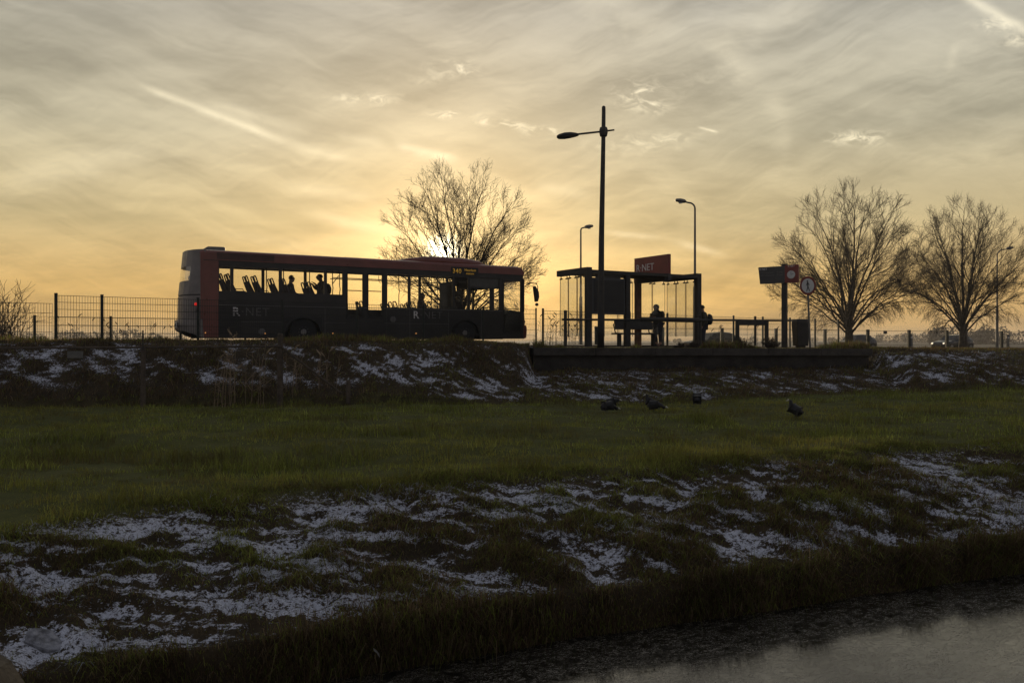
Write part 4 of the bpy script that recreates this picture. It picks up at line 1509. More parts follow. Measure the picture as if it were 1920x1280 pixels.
# bench inside the shelter
be = empty('bench', (0, 0, 0), 0, 'dark bench with a solid backrest inside the bus shelter', 'bench')
be.location = sh.matrix_basis @ Vector((0, 0, 0)) if False else Vector((SX, SY, CZ - 0.215))
be.rotation_euler = (0, 0, BA)
MB().box(1.75, 3.70, 0.72, 1.12, 0.42, 0.475).build('seat', M['steel'], be, bevel=0.01)
MB().prism([(1.16, 0.62), (1.22, 0.60), (1.30, 0.92), (1.25, 0.94)], 2.0, 3.70, 'x').build('backrest', M['steel'], be)
for x in (1.95, 3.5):
    MB().box(x - 0.04, x + 0.04, 0.85, 1.0, 0.0, 0.42).build('leg', M['steel'], be)
    MB().tube([(x, 0.98, 0.40), (x, 1.14, 0.50), (x, 1.26, 0.80)], 0.022, 6).build('bracket', M['steel'], be)


def shp(x, y, z=0.0):
    return Vector((SX + x * math.cos(BA) - y * math.sin(BA), SY + x * math.sin(BA) + y * math.cos(BA), CZ - 0.215 + z))


person(at(1234, 638, 29.9) + Vector((0, 0, -0.215)), R(222), 'reading', 'hooded person looking down at a telephone behind the shelter bench', 'coat_a', hood=True)
person(at(1319.0, 638, 28.9) + Vector((0, 0, -0.28)), R(170), 'standing', 'person in an olive coat standing beside the end column of the shelter', 'coat_b', pack=True)

# handrail of the platform
hr = empty('handrail', at(1056, 638, 25.6) + Vector((0, 0, -0.2)), 0, 'low dark tubular handrail running through the shelter', 'handrail')
A0, A1 = at(1054, 599, 25.6), at(1503, 601, 29.2)
ho = Vector(hr.location)
MB().tube([A0 - ho, A1 - ho], 0.036, 8).build('rail', M['steel'], hr)
B0, B1 = A0 + (A1 - A0) * 0.30, A0 + (A1 - A0) * 0.545
MB().tube([B0 - ho + Vector((0, 0, 0.02)), B1 - ho + Vector((0, 0, 0.0))], 0.075, 8).build('leaning_pad', M['steel'], hr)
for t_ in (0.012, 0.545, 0.785):
    p = A0 + (A1 - A0) * t_
    MB().tube([(p.x - ho.x, p.y - ho.y, 0.0), (p.x - ho.x, p.y - ho.y, p.z - ho.z + (0.30 if t_ < 0.1 else 0.15))], 0.055 if t_ < 0.1 else 0.045, 8).build('post', M['steel'], hr)
# leaning frame farther along
lf = empty('leaning_frame', at(1410, 638, 27.5) + Vector((0, 0, -0.24)), R(12), 'empty dark metal leaning frame on the platform beside the display post', 'leaning rail')
for x in (-0.555, 0.555):
    MB().box(x - 0.05, x + 0.05, -0.06, 0.06, 0.0, 0.93).build('post', M['steel'], lf)
MB().box(-0.50, 0.50, -0.05, 0.05, 0.76, 0.93).build('crossbar', M['steel'], lf)

# ------------------------------------------------------------------ departure display, round sign, bin
ds = empty('departure_display', at(1471, 638, 27.0) + Vector((0, 0, -0.25)), R(-38), 'post with a dark departure screen and a red clock panel', 'display')
MB().box(-0.085, 0.085, -0.06, 0.06, 0.0, 2.86).build('post', M['steel'], ds)
bd = MB()
bd.hexa([(-0.80, -0.16, 2.20), (0.06, -0.16, 2.20), (0.06, -0.07, 2.20), (-0.80, -0.07, 2.20), (-0.86, -0.16, 2.78), (0.06, -0.16, 2.78), (0.06, -0.07, 2.78), (-0.86, -0.07, 2.78)])
scr = bd.build('screen', M['panel'], ds, bevel=0.008)
FR = Matrix.Rotation(R(90), 4, 'X')
text_mesh('screen_text', 'R\u00b7NET', 0.10, 0.001, M['letter'], scr, Matrix.Translation((-0.82, -0.163, 2.67)) @ FR)
text_mesh('screen_text', '340 Haarlem     4 min\n340 Uithoorn    9 min', 0.09, 0.001, M['lettergrey'], scr, Matrix.Translation((-0.80, -0.163, 2.55)) @ FR)
cp = MB().box(0.062, 0.52, -0.17, -0.06, 2.20, 2.80).build('clock_panel', M['signred'], ds, bevel=0.008)
ck = MB().lathe([(0.135, 0.0), (0.135, -0.012), (0.125, -0.018)], (0.28, -0.17, 2.47), 24, 'y').build('clock_face', M['white'], cp)
hd_ = MB()
hd_.box(0.276, 0.284, -0.193, -0.189, 2.46, 2.57)
hd_.hexa([(0.28, -0.193, 2.465), (0.36, -0.193, 2.495), (0.36, -0.189, 2.495), (0.28, -0.189, 2.465), (0.28, -0.193, 2.475), (0.36, -0.193, 2.505), (0.36, -0.189, 2.505), (0.28, -0.189, 2.475)])
hd_.build('clock_hands', M['black'], cp)
text_mesh('clock_panel_text', 'R\u00b7NET', 0.085, 0.001, M['letter'], cp, Matrix.Translation((0.17, -0.173, 2.73)) @ FR)

rs = empty('round_sign', at(1519, 638, 26.6) + Vector((0, 0, -0.25)), R(-22), 'round no pedestrians sign with a red rim on a thin leaning pole', 'road sign')
rs.rotation_euler = (0, R(-2.2), R(-14))
MB().tube([(0, 0, 0), (0, 0, 2.35)], 0.032, 8).build('pole', M['galv'], rs)
dk = MB().lathe([(0.285, -0.035), (0.285, -0.05), (0.275, -0.055)], (0, 0, 2.09), 32, 'y').build('rim_disc', M['signred'], rs)
dk.scale = (0.92, 1, 1.12)
dk.location = (0, 0, -2.09 * 0.12)
wd = MB().lathe([(0.215, -0.050), (0.215, -0.060)], (0, 0, 2.09), 32, 'y').build('white_disc', M['white'], rs)
wd.scale = (0.92, 1, 1.12)
wd.location = (0, 0, -2.09 * 0.12)
pg = MB()


def stroke(p, q, w0, w1):
    p, q = Vector((p[0], 0, p[1])), Vector((q[0], 0, q[1]))
    d = (q - p).normalized()
    n_ = Vector((-d.z, 0, d.x))
    pg.hexa([p - n_ * w0 + Vector((0, -0.066, 0)), p + n_ * w0 + Vector((0, -0.066, 0)), p + n_ * w0 + Vector((0, -0.0605, 0)), p - n_ * w0 + Vector((0, -0.0605, 0)),
             q - n_ * w1 + Vector((0, -0.066, 0)), q + n_ * w1 + Vector((0, -0.066, 0)), q + n_ * w1 + Vector((0, -0.0605, 0)), q - n_ * w1 + Vector((0, -0.0605, 0))])


pg.lathe([(0.024, -0.0605), (0.024, -0.066)], (-0.01, 0, 2.245), 12, 'y')
stroke((-0.005, 2.215), (0.0, 2.06), 0.022, 0.018)
stroke((0.002, 2.06), (0.05, 1.90), 0.015, 0.010)
stroke((-0.002, 2.06), (-0.045, 1.90), 0.015, 0.010)
stroke((-0.012, 2.20), (-0.055, 2.09), 0.010, 0.008)
stroke((0.005, 2.20), (0.05, 2.10), 0.010, 0.008)
pg.build('walking_figure', M['black'], rs)

bn = empty('litter_bin', at(1501, 638, 27.2) + Vector((0, 0, -0.25)), R(8), 'dark square litter bin between the display post and the round sign', 'bin')
MB().loft([[(-0.19, -0.18, 0.06), (0.19, -0.18, 0.06), (0.19, 0.18, 0.06), (-0.19, 0.18, 0.06)], [(-0.235, -0.2, 0.80), (0.235, -0.2, 0.80), (0.235, 0.2, 0.80), (-0.235, 0.2, 0.80)], [(-0.235, -0.2, 0.9), (0.235, -0.2, 0.9), (0.235, 0.2, 0.9), (-0.235, 0.2, 0.9)]]).build('bin_body', M['steel'], bn, bevel=0.015)
MB().loft([[(-0.255, -0.22, 0.905), (0.255, -0.22, 0.905), (0.255, 0.22, 0.905), (-0.255, 0.22, 0.905)], [(-0.22, -0.18, 0.98), (0.22, -0.18, 0.98), (0.22, 0.18, 0.98), (-0.22, 0.18, 0.98)]]).build('lid', M['black'], bn, bevel=0.01)
MB().box(-0.12, 0.12, -0.12, 0.12, 0.0, 0.06).build('base', M['steel'], bn)
MB().box(-0.14, 0.14, -0.218, -0.20, 0.70, 0.84).build('opening', M['black'], bn)

# ------------------------------------------------------------------ street lamps
big = empty('street_lamp', at(1126.5, 638, 23.1) + Vector((0, 0, -0.21)), R(6), 'tall dark street lamp with one arm in front of the shelter', 'street lamp', 'street lamps')
MB().tube([(0, 0, 0), (0, 0, 0.7), (0.02, 0, 3.2), (0.075, 0, 6.05), (0.085, 0, 6.85), (0.085, 0, 7.03), (0.085, 0, 7.06)], [0.105, 0.098, 0.082, 0.063, 0.058, 0.056, 0.03], 14).build('pole', M['steel'], big, smooth=True)
arm_ = MB()
zc_ = 6.31
arm_.tube([(0.40, 0.0, zc_ + 0.06), (0.08, 0.0, zc_ + 0.01), (-0.72, 0.0, zc_ - 0.10)], [0.024, 0.028, 0.03], 8)
arm_.build('arm', M['steel'], big)
MB().lathe([(0.06, -0.16), (0.105, -0.13), (0.125, -0.04), (0.125, 0.05), (0.105, 0.12), (0.06, 0.14)], (0.08, 0, zc_), 16).build('collar', M['steel'], big)
rings = []
for (x, hw, up, dn) in ((-0.66, 0.035, 0.035, 0.035), (-0.74, 0.07, 0.06, 0.06), (-0.90, 0.12, 0.09, 0.085), (-1.08, 0.13, 0.09, 0.10), (-1.24, 0.10, 0.055, 0.09), (-1.30, 0.05, 0.02, 0.05)):
    zz = zc_ - 0.11 + (x + 0.7) * 0.10
    rings.append([(x, hw * math.cos(a), zz + (up if math.sin(a) > 0 else dn) * math.sin(a)) for a in [2 * math.pi * k / 14 for k in range(14)]])
MB().loft(rings).build('lamp_head', M['steel'], big, smooth=True)


def crook_lamp(px, top, Y, side, label, head_px, zg=-0.5):
    p = at(px, 638, Y)
    H = (638 - top) / F * Y - zg
    o = empty('street_lamp', p + Vector((0, 0, zg)), 0, label, 'street lamp', 'street lamps')
    a = head_px / F * Y
    pts, rs_ = [(0, 0, 0), (0, 0, H * 0.42)], [0.12, 0.11]
    pts.append((0, 0, H * 0.425)); rs_.append(0.075)
    pts.append((0, 0, H - a * 0.75)); rs_.append(0.055)
    for k in range(1, 6):
        t_ = math.pi / 2 * k / 5
        pts.append((side * a * 0.6 * (1 - math.cos(t_)), 0, H - a * 0.75 + a * 0.62 * math.sin(t_)))
        rs_.append(0.05)
    pts.append((side * a, 0, H - a * 0.05)); rs_.append(0.045)
    MB().tube(pts, rs_, 8).build('pole', M['galv'], o)
    hx_ = side * a
    rings = []
    for (x, hw, u_, d_) in ((-0.05, 0.07, 0.05, 0.05), (0.05, 0.13, 0.13, 0.10), (0.3, 0.16, 0.15, 0.11), (0.52, 0.13, 0.11, 0.07), (0.58, 0.07, 0.05, 0.04)):
        rings.append([(hx_ + side * x, hw * math.cos(q), H + x * 0.12 + (u_ if math.sin(q) > 0 else d_) * math.sin(q)) for q in [2 * math.pi * k / 12 for k in range(12)]])
    MB().loft(rings).build('lamp_head', M['galv'], o, smooth=True)
    MB().lathe([(0.11, -0.13), (0.12, -0.08)], (hx_ + side * 0.28, 0, H + 0.02), 10).build('lamp_glass', M['white'], o)
    return o


crook_lamp(1089, 426, 56.0, 1, 'thin crook lamp left of the shelter, head bent to the right', 8)
crook_lamp(1303, 378, 46.0, -1, 'thin crook lamp behind the shelter, head bent to the left', 18)
crook_lamp(1869.5, 466, 70.0, 1, 'thin crook lamp beside the last bare tree', 18, -0.7)

# ------------------------------------------------------------------ fences
def mesh_panel(P, Q, z0, z1, zr, name, parent, m, step=0.062, r_=0.0042):
    """welded bar panel: uprights and a few double rails, one mesh"""
    m_ = MB()
    d = Q - P
    ln = d.length
    u = d / ln
    nn = Vector((-u.y, u.x, 0))
    k = 0
    n_ = max(2, int(ln / step))
    for k in range(n_ + 1):
        c_ = P + u * (ln * k / n_)
        m_.add([(c_.x - u.x * r_, c_.y - u.y * r_, z0), (c_.x + u.x * r_, c_.y + u.y * r_, z0), (c_.x + nn.x * r_, c_.y + nn.y * r_, z0),
                (c_.x - u.x * r_, c_.y - u.y * r_, z1), (c_.x + u.x * r_, c_.y + u.y * r_, z1), (c_.x + nn.x * r_, c_.y + nn.y * r_, z1)],
               [(0, 1, 4, 3), (1, 2, 5, 4), (2, 0, 3, 5)])
    for z in zr:
        for s_ in (-1, 1):
            m_.tube([P + nn * 0.012 * s_ + Vector((0, 0, z)), Q + nn * 0.012 * s_ + Vector((0, 0, z))], 0.0055, 4)
    return m_.build(name, m, parent)


FDIR = Vector((0.80, 0.60, 0)).normalized()
F0 = at(105, 638, 20.05)
F0.z = 0
F1 = at(1005, 638, 29.3)
F1.z = 0
FD = (F1 - F0).normalized()
fo = empty('mesh_fence', (F0.x, F0.y, CZ - 0.05), 0, 'dark welded mesh fence running past the front of the bus', 'fence')
org = Vector(fo.location)
ps = [0.0, 1.05] + [1.05 + 2.42 * k for k in range(1, 6)]
ps.append((F1 - F0).length)
for i, s_ in enumerate(ps):
    p = F0 + FD * s_ - Vector((org.x, org.y, 0))
    m_ = MB()
    m_.box(p.x - 0.030, p.x + 0.030, p.y - 0.025, p.y + 0.025, -0.15, 1.235)
    m_.box(p.x - 0.034, p.x + 0.034, p.y - 0.03, p.y + 0.03, 1.235, 1.25)
    m_.build('post', M['fence'], fo)
    if i:
        a, b_ = F0 + FD * ps[i - 1], F0 + FD * s_
        mesh_panel(a - Vector((org.x, org.y, 0)), b_ - Vector((org.x, org.y, 0)), 0.02, 1.20, (0.05, 0.24, 0.44, 0.64, 0.84, 1.02, 1.19), 'mesh_panel', fo, M['fence'])
# lower run to the left
fl = empty('mesh_fence', (F0.x - 0.08, F0.y - 0.04, CZ - 0.05), 0, 'lower run of mesh fence left of the tall fence post', 'fence')
org = Vector(fl.location)
for i in range(4):
    a = F0 - FD * (0.08 + 2.45 * i) - Vector((org.x, org.y, 0))
    b_ = F0 - FD * (0.08 + 2.45 * (i + 1)) - Vector((org.x, org.y, 0))
    MB().box(b_.x - 0.03, b_.x + 0.03, b_.y - 0.03, b_.y + 0.03, -0.15, 1.03).build('post', M['fence'], fl)
    mesh_panel(b_, a, 0.02, 0.99, (0.05, 0.26, 0.5, 0.74, 0.98), 'mesh_panel', fl, M['fence'])
# run behind the shelter
fs = empty('mesh_fence', (F1.x, F1.y, CZ - 0.2), 0, 'mesh fence behind the bus shelter and the bin', 'fence')
org = Vector(fs.location)
S0 = at(1018, 638, 29.6)
S1 = at(1572, 638, 43.0)
S0.z = S1.z = 0
SDv = (S1 - S0).normalized()
SL = (S1 - S0).length
nS = 9
for i in range(nS + 1):
    s_ = SL * i / nS
    p = S0 + SDv * s_ - Vector((org.x, org.y, 0))
    MB().box(p.x - 0.04, p.x + 0.04, p.y - 0.035, p.y + 0.035, -0.2, 1.40 - 0.06 * i / nS).build('post', M['fence'], fs)
    if i:
        a = S0 + SDv * (SL * (i - 1) / nS) - Vector((org.x, org.y, 0))
        mesh_panel(a, p, 0.02, 1.34 - 0.06 * i / nS, (0.05, 0.28, 0.52, 0.76, 1.0, 1.2, 1.32 - 0.06 * i / nS), 'mesh_panel', fs, M['fence'], 0.075, 0.005)


def lanep(s_, n_, z=0.0):
    return Vector((BX + s_ * math.cos(BA) - n_ * math.sin(BA), BY + s_ * math.sin(BA) + n_ * math.cos(BA), z))


# far side of the lane, left part with mesh
ff = empty('mesh_fence', lanep(-8, 7.6, CZ - 0.4), 0, 'low mesh fence on the far side of the lane, left of the bus', 'fence')
org = Vector(ff.location)
for i in range(9):
    s_ = -12 + 2.5 * i
    p = lanep(s_, 7.6) - Vector((org.x, org.y, 0))
    MB().box(p.x - 0.035, p.x + 0.035, p.y - 0.035, p.y + 0.035, -0.4, 1.33).build('post', M['fence'], ff)
    if i:
        mesh_panel(lanep(s_ - 2.5, 7.6) - Vector((org.x, org.y, 0)), p, 0.0, 1.29, (0.05, 0.35, 0.65, 0.95, 1.28), 'mesh_panel', ff, M['fence'], 0.075, 0.004)
# far side, right part: posts and wires
fw = empty('wire_fence', lanep(28, 6.8, CZ - 0.7), 0, 'post and wire fence on the far verge in front of the parked cars', 'fence')
org = Vector(fw.location)
pz = []
spots = [20.5, 24.5, 28.5, 32.6] + [at(px, 638, 55) for px in ()]
svals = [20.5, 25.0, 29.5, 34.0, 38.5, 42.8, 47.3, 51.8, 59.0, 64.0, 70.0, 77.0]
tops = []
for s_ in svals:
    p = lanep(s_, 6.8) - Vector((org.x, org.y, 0))
    MB().box(p.x - 0.085, p.x + 0.085, p.y - 0.085, p.y + 0.085, -0.4, 1.42).build('post', M['fence'], fw)
    tops.append(p)
wr = MB()
for z in (1.34, 1.02, 0.70, 0.40, 0.1):
    for a, b_ in zip(tops[:-1], tops[1:]):
        wr.tube([a + Vector((0, 0, z)), b_ + Vector((0, 0, z))], 0.0085 if z < 1.3 else 0.012, 4, cap=False)
wr.build('wire', M['fence'], fw)
p = lanep(44.6, 6.76) - Vector((org.x, org.y, 0))
pq = MB().box(-0.19, 0.19, -0.01, 0.01, -0.11, 0.11).build('plate', M['black'], fw)
pq.location = p + Vector((0, 0, 1.24))
pq.rotation_euler = (0, 0, BA)
# pale marker posts on the far road
for px, Y, t in ((1708.5, 62, 'pale marker post between the two bare trees'), (1890, 66, 'pale marker post right of the last crook lamp')):
    o = empty('marker_post', at(px, 638, Y) + Vector((0, 0, -0.95)), 0.2, t, 'marker post', 'pale marker posts by the far road')
    MB().loft([[(-0.10, -0.06, 0), (0.10, -0.06, 0), (0.10, 0.06, 0), (-0.10, 0.06, 0)], [(-0.08, -0.05, 1.40), (0.08, -0.05, 1.40), (0.08, 0.05, 1.40), (-0.08, 0.05, 1.40)], [(-0.08, -0.03, 1.46), (0.08, -0.03, 1.46), (0.08, 0.03, 1.46), (-0.08, 0.03, 1.46)]]).build('shaft', M['galv'], o)
    MB().box(-0.085, 0.085, -0.054, -0.051, 1.1, 1.25).build('reflector', M['white'], o)

# pasture fence at the foot of the embankment
pf_ = empty('pasture_fence', at(525, 638, 18.0) + Vector((0, 0, -1.45)), 0, 'old wooden pasture fence at the foot of the embankment', 'fence')
org = Vector(pf_.location)


def post_(px, top, Y, r_, name='post'):
    p = at(px, top, Y)
    x, y = p.x, p.y
    zg = float(terrain(np.array(x), np.array(y))) + CZ - 0.1
    return MB().tube([(x - org.x, y - org.y, zg - org.z), (x - org.x + 0.01, y - org.y, p.z - org.z - 0.03), (x - org.x + 0.01, y - org.y, p.z - org.z)], [r_ * 1.1, r_, r_ * 0.8], 8).build(name, M['wood'], pf_), p


post_(525, 625, 18.0, 0.062)
post_(268, 652, 17.4, 0.055)
post_(652.5, 712, 18.4, 0.05)
post_(-40, 640, 16.8, 0.06)
a, b_ = at(-60, 653, 16.8), at(526, 649.5, 17.95)
MB().tube([a - org, b_ - org], 0.028, 6).build('rail', M['wood'], pf_)
a, b_ = at(528, 651, 17.95), at(640, 737, 18.35)
MB().tube([a - org, b_ - org], 0.030, 6).build('brace', M['wood'], pf_)
a = at(268, 655, 17.35)
MB().tube([a - org + Vector((0, 0, 0)), a - org + Vector((0, 0, 0.42))], 0.018, 6).build('iron_stake', M['steel'], pf_)
pz_ = at(141, 664.5, 17.0) - org
o = MB().box(-0.17, 0.17, -0.008, 0.008, -0.075, 0.075).build('plate', M['galv'], pf_)
o.location = pz_
for z in (-0.25, -0.55, -0.85):
    MB().tube([at(-60, 652, 16.8) - org + Vector((0, 0, z)), at(268, 651, 17.4) - org + Vector((0, 0, z)), at(525, 650, 18.0) - org + Vector((0, 0, z))], 0.004, 4).build('wire', M['steel'], pf_)

# ------------------------------------------------------------------ bare trees
def bare_tree(name, px, Y, zg, H, Rw, seed, label, trunk_h=0.16, lean=0.0, dens=1.0):
    rng = random.Random(seed)
    base = at(px, 638, Y) + Vector((0, 0, zg))
    root = empty(name, base, 0, label, 'tree', 'bare winter trees beyond the lane')
    trunk, crown, twigs = MB(), MB(), MB()
    cz_ = H * 0.41

    def inside(p, s_=1.0):
        zz = (p.z - cz_)
        a = zz / (H - cz_) if zz > 0 else zz / (cz_ - H * 0.10)
        return (p.x ** 2 + p.y ** 2) / (Rw * Rw) + a * a < s_

    def rv(k=1.0):
        return Vector((rng.gauss(0, 1), rng.gauss(0, 1), rng.gauss(0, 1))) * k

    def grow(p, d, ln, r_, lev):
        n_ = (9, 7, 6, 4, 3)[lev]
        pts, rs_ = [p.copy()], [r_]
        dirs = []
        out = Vector((p.x, p.y, 0))
        for i in range(n_):
            up = (0.045, 0.06, 0.09, 0.10, 0.08)[lev]
            if lev == 0 and d.z < 0.6: up = 0.03
            if lev >= 2 and p.z < H * 0.30: up = -0.16
            d = (d + rv((0.10, 0.13, 0.16, 0.18, 0.2)[lev]) + Vector((0, 0, up))).normalized()
            p = p + d * (ln / n_)
            pts.append(p.copy())
            dirs.append(d.copy())
            rs_.append(max(r_ * (1 - 0.80 * (i + 1) / n_), 0.0055))
            if not inside(p, 1.06 if lev < 3 else 1.25):
                break
        tgt = trunk if lev == 0 else (crown if lev < 3 else twigs)
        tgt.tube(pts, rs_, (7, 5, 4, 3, 3)[lev], cap=False)
        if lev >= 4:
            return
        m_ = (8, 6.4, 4.6, 2.0)[lev] * dens
        m_ = int(m_ * (len(pts) - 1) / n_ + rng.random())
        for k in range(m_):
            t_ = (0.22 if lev == 0 else 0.14) + (0.86 if lev else 0.78) * (k + rng.random()) / max(m_, 1)
            t_ = min(t_, 0.995)
            i = min(int(t_ * (len(pts) - 1)), len(pts) - 2)
            f_ = t_ * (len(pts) - 1) - i
            q = pts[i].lerp(pts[i + 1], f_)
            dd = dirs[i]
            ax = dd.cross(rv()).normalized()
            ang_ = R(rng.uniform(22, 55))
            nd = Matrix.Rotation(ang_, 3, ax) @ dd
            o_ = Vector((q.x, q.y, (q.z - cz_) * 0.6))
            if o_.length > 0.3:
                nd = (nd + o_.normalized() * 0.32).normalized()
            nl = ln * rng.uniform(0.34, 0.60) * (1.12 - 0.45 * t_)
            nr = min((r_ * (1 - 0.8 * t_)) * 0.62, (9, 0.045, 0.019, 0.0095)[lev] if lev else 0.075)
            grow(q, nd, max(nl, 0.35), max(nr, 0.0065), lev + 1)

    r0 = H * 0.024
    th = H * trunk_h
    tp = [Vector((0, 0, -0.3)), Vector((0, 0, 0.05)), Vector((lean * 0.2, 0, th * 0.4)), Vector((lean * 0.5, 0, th * 0.8)), Vector((lean, 0, th * 1.15))]
    trunk.tube(tp, [r0 * 1.45, r0 * 1.25, r0 * 1.0, r0 * 0.97, r0 * 0.7], 10)
    nl = 21
    zd = H * 0.30
    for k in range(nl):
        f_ = (k + 0.5) / nl
        th_ = math.acos(1 - f_ * 1.26)                   # even over the dome and a little below its rim
        az = k * 2.39996 + seed + rng.uniform(-0.2, 0.2)
        vr = (H - cz_) if math.cos(th_) > 0 else (cz_ - zd * 0.6)
        T2 = Vector((Rw * 0.95 * math.sin(th_) * math.cos(az), Rw * 0.95 * math.sin(th_) * math.sin(az), cz_ + vr * 0.93 * math.cos(th_)))
        P0 = tp[2].lerp(tp[4], min(1, max(0.05, 1.02 - 0.75 * f_ + rng.uniform(-0.15, 0.15))))
        P1 = Vector((T2.x * (0.28 + 0.22 * f_), T2.y * (0.28 + 0.22 * f_), P0.z + (T2.z - P0.z) * 0.50 + 0.11 * H * f_))
        ln = (T2 - P0).length * 1.05
        r_ = r0 * (0.42 if k < 5 else 0.30) * rng.uniform(0.85, 1.15)
        n_ = 11
        pts, rs_, wob_ = [], [], Vector((0, 0, 0))
        for i in range(n_ + 1):
            t_ = i / n_
            wob_ = wob_ * 0.7 + rv(0.05 * min(1, t_ * 4))
            pts.append(P0 * (1 - t_) ** 2 + P1 * (2 * t_ * (1 - t_)) + T2 * t_ * t_ + wob_)
            rs_.append(max(r_ * (1 - 0.90 * t_ ** 0.75), 0.008))
        trunk.tube(pts, rs_, 7, cap=False)
        m_ = int(11 * dens)
        for j_ in range(m_):
            t_ = min(0.16 + 0.84 * (j_ + rng.random()) / m_, 0.995)
            i = min(int(t_ * n_), n_ - 1)
            q = pts[i].lerp(pts[i + 1], t_ * n_ - i)
            dd = (pts[i + 1] - pts[i]).normalized()
            nd = Matrix.Rotation(R(rng.uniform(24, 52)), 3, dd.cross(rv()).normalized()) @ dd
            o_ = Vector((q.x, q.y, (q.z - cz_ * 0.8) * 0.8))
            if o_.length > 0.3:
                nd = (nd + o_.normalized() * 0.35).normalized()
            grow(q, nd, max(ln * rng.uniform(0.26, 0.46) * (1.15 - 0.55 * t_), 0.5), max(min(rs_[i] * 0.55, 0.04), 0.009), 1)
    trunk.build('trunk', M['bark'], root)
    cr = crown.build('crown', M['bark'], root)
    twigs.build('twigs', M['twig'], cr)
    return root


bare_tree('bare_tree', 862, 50.0, -0.6, 11.6, 5.2, 3, 'bare tree in front of the low sun, rising above the bus', 0.15)
bare_tree('bare_tree', 1592, 57.0, -0.6, 11.6, 5.6, 11, 'bare tree behind the round sign, the larger of the pair', 0.13)
bare_tree('bare_tree', 1806, 63.0, -0.7, 11.8, 5.0, 23, 'bare tree over the dark car, nearest to the last crook lamp', 0.15)


def shrub(name, loc, H, Rw, seed, label, m, n_=40, group=None, twig_r=0.006):
    rng = random.Random(seed)
    o = empty(name, loc, 0, label, 'shrub', group)
    st, tw = MB(), MB()
    for k in range(n_):
        a, pol = rng.uniform(0, 6.283), R(rng.uniform(2, 62))
        d = Vector((math.sin(pol) * math.cos(a) * Rw / H, math.sin(pol) * math.sin(a) * Rw / H, math.cos(pol)))
        p = Vector((rng.gauss(0, 0.1) * Rw, rng.gauss(0, 0.1) * Rw, -0.05))
        pts = [p]
        ln = H * rng.uniform(0.6, 1.05)
        for i in range(5):
            d = (d + Vector((rng.gauss(0, .14), rng.gauss(0, .14), rng.gauss(0, .08)))).normalized()
            pts.append(pts[-1] + d * ln / 5)
        st.tube(pts, [twig_r * 2, twig_r * 1.8, twig_r * 1.5, twig_r * 1.2, twig_r, twig_r * 0.7], 3, cap=False)
        for i in range(1, 6):
            for q in range(3):
                e_ = (d * 0.6 + Vector((rng.gauss(0, .6), rng.gauss(0, .6), rng.gauss(0.2, .5)))).normalized()
                s0 = pts[i]
                s1 = s0 + e_ * H * rng.uniform(0.10, 0.24)
                s2 = s1 + (e_ + Vector((rng.gauss(0, .4), rng.gauss(0, .4), 0.2))).normalized() * H * rng.uniform(0.06, 0.14)
                tw.tube([s0, s1, s2], [twig_r, twig_r * 0.8, twig_r * 0.5], 3, cap=False)
    st.build('stems', m, o)
    tw.build('twigs', m, o)
    return o


shrub('bare_shrub', at(8, 638, 40) + Vector((0, 0, -0.7)), 3.3, 1.9, 5, 'tall bare shrub at the left edge behind the fences', M['twig'], 34, None, 0.011)
for i, (px, Y, h, w_, lab) in enumerate([(1385, 24.9, 0.34, 0.5, 'low ragged weed bush on the platform edge below the leaning frame'), (1445, 25.1, 0.36, 0.6, 'broad ragged weed bush on the platform edge left of the bin'),
                                         (1300, 24.5, 0.26, 0.3, 'small weed tuft on the platform edge under the end column'), (1275, 24.4, 0.22, 0.3, 'small weed tuft on the platform edge below the bench')]):
    shrub('weed_bush', at(px, 638, Y) + Vector((0, 0, -0.23)), h, w_, 40 + i, lab, M['twig'], 42, 'weeds along the platform edge', 0.006)


# reeds
def reeds(loc, n_, H, spread, seed, label, m='reed', r_=0.006):
    rng = random.Random(seed)
    o = empty('reed_clump', loc, 0, label, 'reeds', 'clumps of dry reed')
    st = MB()
    for k in range(n_):
        pl_ = MB()
        x, y = rng.gauss(0, spread), rng.gauss(0, spread * 0.5)
        h = H * rng.uniform(0.65, 1.05)
        lx, ly = rng.gauss(0.05, 0.10) * h, rng.gauss(0, 0.07) * h
        p = [Vector((x, y, -0.1)), Vector((x + lx * 0.3, y + ly * 0.3, h * 0.5)), Vector((x + lx, y + ly, h))]
        st.tube(p, [r_, r_ * 0.8, r_ * 0.5], 4, cap=False)
        if rng.random() < 0.6:
            d = Vector((rng.choice((-1, 1)) * 0.6, rng.gauss(0, 0.2), 0.7)).normalized()
            q = p[2]
            pl_.tube([q, q + d * 0.05, q + d * 0.14, q + d * 0.22 + Vector((0.02, 0, -0.02))], [r_ * 0.6, r_ * 3.2, r_ * 2.6, r_ * 0.4], 5)
            pl_.build('plume', M[m], o)
        for j_ in range(3):
            z = rng.uniform(0.25, 0.85)
            q = p[0].lerp(p[2], z)
            d = Vector((rng.gauss(0, 1), rng.gauss(0, 1), 0.6)).normalized()
            st.tube([q, q + d * 0.12 * H, q + d * 0.22 * H + Vector((0, 0, -0.07 * H))], [r_ * 0.9, r_ * 0.9, r_ * 0.2], 3, cap=False)
    st.build('stalks', M[m], o)
    return o


